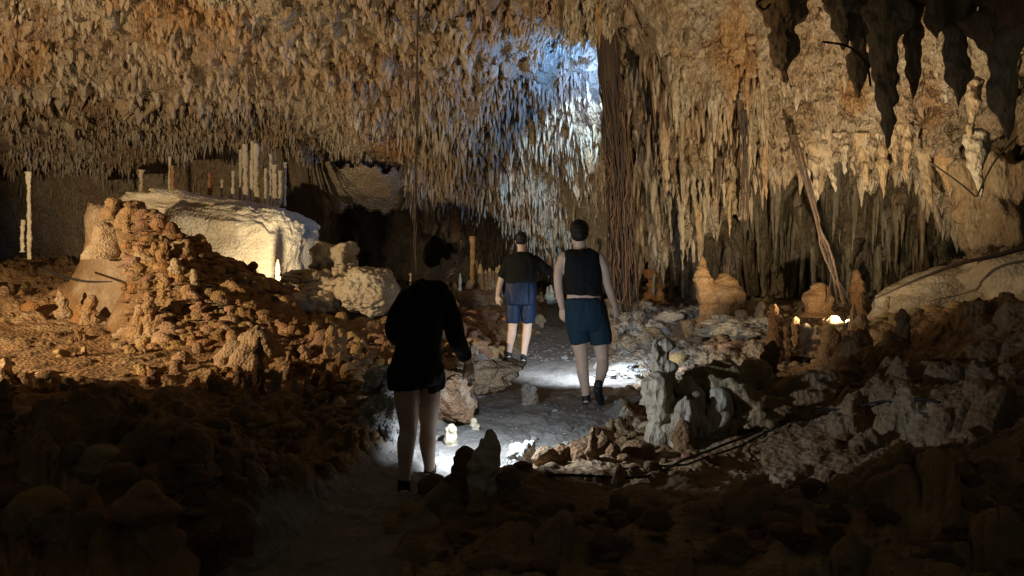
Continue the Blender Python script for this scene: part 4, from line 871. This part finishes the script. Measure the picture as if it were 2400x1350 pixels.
def hand(wrist, d, nrm, thumbside, curl=.35, s=1.0):
    """palm, four unequal bent fingers and a thumb from the side of the palm"""
    d = Vector(d).normalized(); nrm = Vector(nrm); nrm = (nrm - d * nrm.dot(d)).normalized(); sd = d.cross(nrm).normalized() * thumbside; w_ = Vector(wrist)
    out = [tube([w_ - d * .02 * s, w_ + d * .02 * s, w_ + d * .055 * s, w_ + d * .088 * s], np.array([.026, .033, .040, .037]) * s, 14, .52, side=tuple(sd))]
    for k, (off, L_) in enumerate(((.028, .072), (.010, .082), (-.009, .076), (-.027, .060))):
        b = w_ + d * .078 * s + sd * off * s; pts = [b]; v = (d + sd * off * 3).normalized(); a = curl * (.6 + .25 * k)
        for seg in (.45, .32, .23):
            v = (v * math.cos(a) + nrm * math.sin(a)).normalized(); pts.append(pts[-1] + v * L_ * seg * s)
        out.append(tube(pts, np.array([.0098, .0092, .0084, .0072]) * s, 10))
    b = w_ + d * .022 * s + sd * .022 * s; v = (d * .7 + sd * .75 + nrm * .25).normalized(); pts = [b, b + v * .035 * s, b + v * .035 * s + (v + d * .6).normalized() * .03 * s, b + v * .035 * s + (v + d * 1.4 + nrm * .3).normalized() * .053 * s]
    out.append(tube(pts, np.array([.014, .012, .0105, .0085]) * s, 10)); return out
def headparts(c, yaw, pitch, s=1.0):
    """skin pieces of a head in its own axes: x right, y forward, z up; returns pieces and the transform"""
    Mx = Matrix.Translation(Vector(c)) @ Matrix.Rotation(yaw, 4, 'Z') @ Matrix.Rotation(pitch, 4, 'X') @ Matrix.Scale(s, 4)
    def T(Vf): return (np.array(Vf[0]) @ np.array(Mx.to_3x3()).T + np.array(Mx.translation), Vf[1])
    def E(cx, cy, cz, a, b, c_): V, Fc = ICO[3]; return (V * np.array([a, b, c_]) + np.array([cx, cy, cz]), Fc)
    ps = [E(0, -.012, .03, .074, .092, .085), E(0, .012, -.02, .064, .078, .088), E(0, .045, -.075, .036, .036, .034), E(0, .062, -.045, .036, .028, .03), E(0, .055, .03, .055, .038, .04),
          tube([(0, .086, .018), (0, .098, -.006), (0, .106, -.022)], [.008, .010, .014], 10), E(0, .094, -.049, .021, .012, .006), E(0, .092, -.060, .019, .012, .006), E(.033, .076, -.018, .02, .02, .02), E(-.033, .076, -.018, .02, .02, .02),
          E(0, .083, .026, .045, .014, .008)]
    for sx in (-1, 1): ps.append(E(sx * .074, -.008, -.012, .009, .018, .030)); ps.append(E(sx * .079, -.014, -.004, .006, .014, .022))
    return [T(p) for p in ps], Mx, T, E
def eyes(T, E, par):
    for sx in (-1, 1):
        V, Fc = T(E(sx * .030, .082, .004, .011, .010, .008)); o = mesh('eye', V - np.array(par.location), Fc, M['shoe'], par)
def shoe(ank, toe_dir, par, mat='shoe', L_=.27, heel=0.0):
    a = Vector(ank); d = Vector(toe_dir).normalized(); sole = a + Vector((0, 0, -.055))
    pts = [sole - d * .055, sole + d * .02, sole + d * .11 + Vector((0, 0, -.012)), sole + d * (L_ - .08) + Vector((0, 0, -.018))]
    V = [tube(pts, [.036, .040, .044, .034], 16, .85, side=tuple(d.cross(Vector((0, 0, 1)))) ), tube([a + Vector((0, 0, .03)), a + Vector((0, 0, -.04))], [.043, .042], 14)]
    return voxel('shoe', V, .008, M[mat], par, 3)
class Pers: pass
def person(Y, foot, label, sp):
    t = empty('person', foot, label, 'person')
    J = lambda px, py, dy=0: at(px, py, Y + dy) if False else Vector((at(px, py, Y).x * (Y + dy) / Y, Y + dy, CAMZ - (py - HZ) / F * (Y + dy)))
    body = [loft(lrows(sp['torso'], Y), yaw=sp.get('yaw', 0))]
    hp, Mx, T, E = headparts(J(*sp['head']), sp['hyaw'], sp['hpitch'], sp.get('hs', 1)); body += hp
    n0 = J(*sp['neck']); body.append(tube([n0 + Vector((0, 0, -.06)), n0, J(*sp['head']) + Vector((0, -.01, -.02))], [.066, sp.get('nr', .054), .052], 16))
    for k in ('leg_l', 'leg_r'):
        pts, rr = sp[k]; P = [J(*p) for p in pts]; body.append(tube(crv(P, 22), np.interp(np.linspace(0, len(P) - 1, 22), range(len(P)), rr), 18))
        an = P[-1]; d = Vector(sp['toe'][0 if k == 'leg_l' else 1]).normalized(); body.append(tube([an - d * .03 + Vector((0, 0, -.04)), an + d * .14 + Vector((0, 0, -.06))], [.034, .028], 12))
    for k, tsd in (('arm_l', 1), ('arm_r', -1)):
        pts, rr = sp[k]; P = [J(*p) for p in pts]; body.append(tube(crv(P, 20), np.interp(np.linspace(0, len(P) - 1, 20), range(len(P)), rr), 16))
        hd = sp['hand_' + k[-1]]; body += hand(P[-1], Vector(hd[0]), Vector(hd[1]), hd[2], hd[3])
    voxel('body', body, .0068, M['skin'], t, 3)
    # clothes
    sh = [loft(lrows(sp['shirt'], Y), yaw=sp.get('yaw', 0))]
    for k in ('sleeve_l', 'sleeve_r'):
        if k in sp: pts, rr = sp[k]; P = [J(*p) for p in pts]; sh.append(tube(crv(P, 20), np.interp(np.linspace(0, len(P) - 1, 20), range(len(P)), rr), 18, caps=False))
    for e in sp.get('shirt_extra', ()): sh.append(tube([J(*p) for p in e[0]], e[1], 14))
    voxel(sp['shirt_name'], sh, .010, M[sp['shirt_mat']], t, 3, fold=.016, fscale=6, seed=sp['seed'])
    so = [loft(lrows(sp['shorts'], Y, 14), yaw=sp.get('yaw', 0))]
    for k in ('short_l', 'short_r'):
        pts, rr = sp[k]; P = [J(*p) for p in pts]; so.append(tube(crv(P, 14), np.interp(np.linspace(0, len(P) - 1, 14), range(len(P)), rr), 20, caps=False))
    voxel('shorts', so, .009, M[sp['shorts_mat']], t, 3, fold=.015, fscale=7, seed=sp['seed'] + 3, zstretch=.3)
    for i, k in enumerate(('leg_l', 'leg_r')): shoe(J(*sp[k][0][-1]), sp['toe'][i], t)
    # hair
    hs = [T(E(*e)) for e in sp['hair']]
    o = voxel('hair', hs, .0065, M[sp['hair_mat']], t, 2, fold=.007, fscale=26, seed=4, zstretch=.6)
    eyes(T, E, t)
    return t, J
HAIR = [(0, -.030, .040, .082, .090, .088), (0, -.045, -.005, .076, .070, .070), (0, .02, .078, .066, .066, .045), (.060, -.01, .03, .022, .04, .04), (-.060, -.01, .03, .022, .04, .04)]
# the man in the vest
man, J = person(7.2, at(1385, 951, 7.2), 'man in black sleeveless top and teal shorts walking away on the path', dict(
 seed=3, head=(1358, 548), hyaw=R(-6), hpitch=R(-6), hs=1.06, neck=(1361, 582), nr=.058,
 torso=[(580, 1361, 14, .06, 0), (590, 1361, 28, .08, 0), (600, 1362, 41, .10, 0), (615, 1363, 44, .115, 0), (645, 1364, 42, .12, 0), (680, 1367, 38, .105, 0), (700, 1368, 40, .105, 0), (722, 1373, 44, .125, 0), (745, 1374, 40, .10, 0), (757, 1374, 30, .07, 0)],
 leg_l=([(1352, 735), (1357, 790, .02), (1364, 845, .02), (1366, 872, 0), (1371, 905, 0), (1374, 934, 0)], [.10, .088, .058, .060, .046, .036]),
 leg_r=([(1396, 735), (1405, 790, 0), (1412, 838, 0), (1412, 862, -.05), (1406, 888, -.12), (1402, 908, -.2)], [.10, .086, .058, .060, .046, .036]),
 toe=((.10, 1, 0), (.25, .8, -.55)),
 arm_l=([(1322, 603), (1311, 630, 0), (1308, 662, -.02), (1312, 692, .03), (1318, 722, .08)], [.056, .050, .042, .040, .028]), hand_l=((.05, .15, -1), (.5, .8, 0), 1, .3),
 arm_r=([(1404, 603), (1417, 632, 0), (1423, 662, -.02), (1432, 690, .0), (1441, 716, .05)], [.056, .050, .042, .040, .028]), hand_r=((.28, .12, -1), (-.5, .8, 0), -1, .3),
 shirt_name='vest', shirt_mat='black_cloth',
 shirt=[(584, 1361, 20, .085, 0), (590, 1362, 35, .10, 0), (600, 1363, 39, .12, 0), (615, 1363, 39, .135, 0), (645, 1365, 41, .138, 0), (675, 1367, 41, .13, 0), (690, 1367, 42, .13, 0)],
 shorts=[(700, 1369, 43, .125, 0), (712, 1371, 46, .135, 0), (735, 1374, 48, .145, 0), (755, 1374, 47, .14, 0), (772, 1374, 40, .12, 0)], shorts_mat='teal_cloth',
 short_l=([(1350, 725), (1354, 765, 0), (1361, 800, .01)], [.098, .108, .098]), short_r=([(1397, 725), (1403, 765, 0), (1408, 804, 0)], [.098, .108, .10]),
 hair=HAIR, hair_mat='hair_black'))
# the far man
man2, J = person(9.9, at(1212, 852, 9.9), 'man in dark elbow-sleeved shirt and shiny blue shorts, farthest along the path', dict(
 seed=8, head=(1222, 565), hyaw=R(-4), hpitch=R(-10), hs=1.0, neck=(1223, 592), nr=.058,
 torso=[(590, 1223, 11, .06, 0), (597, 1223, 22, .09, 0), (606, 1223, 33, .11, 0), (625, 1222, 35, .125, 0), (650, 1221, 33, .12, 0), (672, 1220, 32, .12, 0), (685, 1220, 28, .10, 0), (694, 1220, 20, .07, 0)],
 leg_l=([(1206, 690), (1204, 730, 0), (1201, 765, .02), (1199, 785, 0), (1195, 810, 0), (1192, 831, 0)], [.098, .084, .058, .060, .044, .036]),
 leg_r=([(1236, 690), (1238, 730, 0), (1236, 765, .02), (1234, 785, 0), (1230, 812, -.05), (1227, 840, -.08)], [.098, .084, .058, .060, .044, .036]),
 toe=((-.15, 1, 0), (.1, 1, -.1)),
 arm_l=([(1192, 610), (1184, 632, 0), (1175, 655, 0), (1170, 675, .05), (1166, 692, .08)], [.058, .052, .044, .040, .028]), hand_l=((.05, .1, -1), (.6, .8, 0), 1, .35),
 arm_r=([(1254, 610), (1268, 624, 0), (1281, 638, .05), (1284, 622, .22), (1286, 610, .32)], [.058, .052, .044, .040, .028]), hand_r=((.1, .6, .5), (-.8, .3, 0), -1, .3),
 shirt_name='shirt', shirt_mat='jacket',
 shirt=[(592, 1223, 15, .075, 0), (599, 1223, 27, .105, 0), (608, 1223, 37, .13, 0), (630, 1222, 37, .145, 0), (650, 1221, 36, .14, 0), (663, 1220, 36, .14, 0)],
 sleeve_l=([(1197, 608), (1187, 630, 0), (1177, 651, 0)], [.075, .070, .062]), sleeve_r=([(1248, 608), (1266, 622, 0), (1281, 636, .05), (1283, 629, .15)], [.075, .070, .062, .058]),
 shorts=[(657, 1220, 34, .13, 0), (668, 1220, 35, .14, 0), (692, 1220, 36, .15, 0), (712, 1220, 33, .14, 0)], shorts_mat='blue_cloth',
 short_l=([(1205, 690), (1203, 725, 0), (1202, 755, .01)], [.100, .095, .082]), short_r=([(1236, 690), (1239, 725, 0), (1238, 756, .01)], [.100, .095, .082]),
 hair=[(0, -.022, .036, .079, .086, .084), (0, -.035, 0, .074, .068, .06), (0, .02, .07, .064, .06, .04)], hair_mat='hair_black'))
# the woman
woman, J = person(4.55, at(965, 1150, 4.55), 'woman in dark jacket and shorts with bun, looking down at the torchlit ground', dict(
 seed=12, head=(1034, 610), hyaw=R(-68), hpitch=R(-16), hs=.98, neck=(1010, 662, .0), nr=.05, yaw=R(-28),
 torso=[(664, 1007, 20, .055, 0), (674, 1004, 34, .075, 0), (690, 1000, 46, .10, 0), (720, 994, 46, .095, 0), (770, 985, 36, .08, 0), (810, 978, 30, .075, 0), (845, 973, 34, .09, 0), (865, 972, 34, .08, 0), (878, 972, 24, .06, 0)],
 leg_l=([(955, 870), (953, 930, .0), (957, 1005, .02), (952, 1040, 0), (950, 1090, 0), (948, 1138, 0)], [.092, .080, .054, .058, .043, .034]),
 leg_r=([(1000, 870), (1004, 930, .08), (1004, 1000, .22), (1002, 1035, .26), (1005, 1075, .33), (1008, 1102, .38)], [.090, .076, .052, .056, .042, .034]),
 toe=((-.1, 1, 0), (.35, .9, -.05)),
 arm_l=([(958, 698), (934, 735, 0), (926, 775, .04), (945, 790, .2), (965, 800, .32)], [.05, .045, .04, .036, .026]), hand_l=((.6, .8, -.1), (.5, -.2, -.8), 1, .4),
 arm_r=([(1040, 700), (1058, 745, .02), (1069, 788, .04), (1082, 818, .10), (1093, 846, .15)], [.05, .045, .040, .036, .026]), hand_r=((.30, .45, -.8), (-.7, .4, .1), -1, .45),
 shirt_name='jacket', shirt_mat='jacket',
 shirt=[(658, 1009, 20, .055, 0), (666, 1006, 34, .085, 0), (676, 1002, 46, .10, 0), (695, 999, 52, .115, 0), (725, 993, 55, .125, 0), (770, 986, 51, .125, 0), (815, 980, 48, .125, 0), (855, 976, 53, .15, 0), (876, 976, 55, .155, 0)],
 sleeve_l=([(965, 692), (938, 735, 0), (927, 778, .04), (945, 793, .2)], [.062, .058, .052, .046]), sleeve_r=([(1034, 696), (1056, 745, .02), (1068, 788, .04), (1081, 818, .10), (1090, 838, .14)], [.064, .056, .048, .042, .038]),
 shorts=[(840, 976, 46, .13, 0), (870, 976, 54, .15, 0), (894, 976, 54, .15, 0)], shorts_mat='black_cloth',
 short_l=([(952, 860), (952, 885, .0), (953, 907, .0)], [.104, .106, .104]), short_r=([(998, 860), (1001, 885, .05), (1003, 905, .07)], [.104, .104, .100]),
 hair=[(0, -.035, .040, .082, .086, .086), (0, -.05, .0, .074, .062, .06), (0, .02, .078, .066, .062, .040), (0, -.070, .105, .034, .034, .032), (.062, .0, .04, .02, .04, .035), (-.062, .0, .04, .02, .04, .035)], hair_mat='hair_brown'))

def torch(p, aim, label, r=.013, L_=.10):
    p = Vector(p); d = (Vector(aim) - p).normalized(); t = empty('torch', p, label, 'torch'); t.rotation_euler = d.to_track_quat('-Z', 'Y').to_euler()
    V, Fc = tube([(0, 0, L_ + .03), (0, 0, .04)], [r, r], 12); mesh('barrel', V, Fc, M['metal'], t)
    V, Fc = tube([(0, 0, .045), (0, 0, .03)], [r * 1.15, r * 1.5], 12); mesh('head', V, Fc, M['metal'], t)
torch(at(1102, 908, 5.0), at(1112, 1060, 5.4), 'slim dark torch pointed at the ground from the woman\'s right hand')
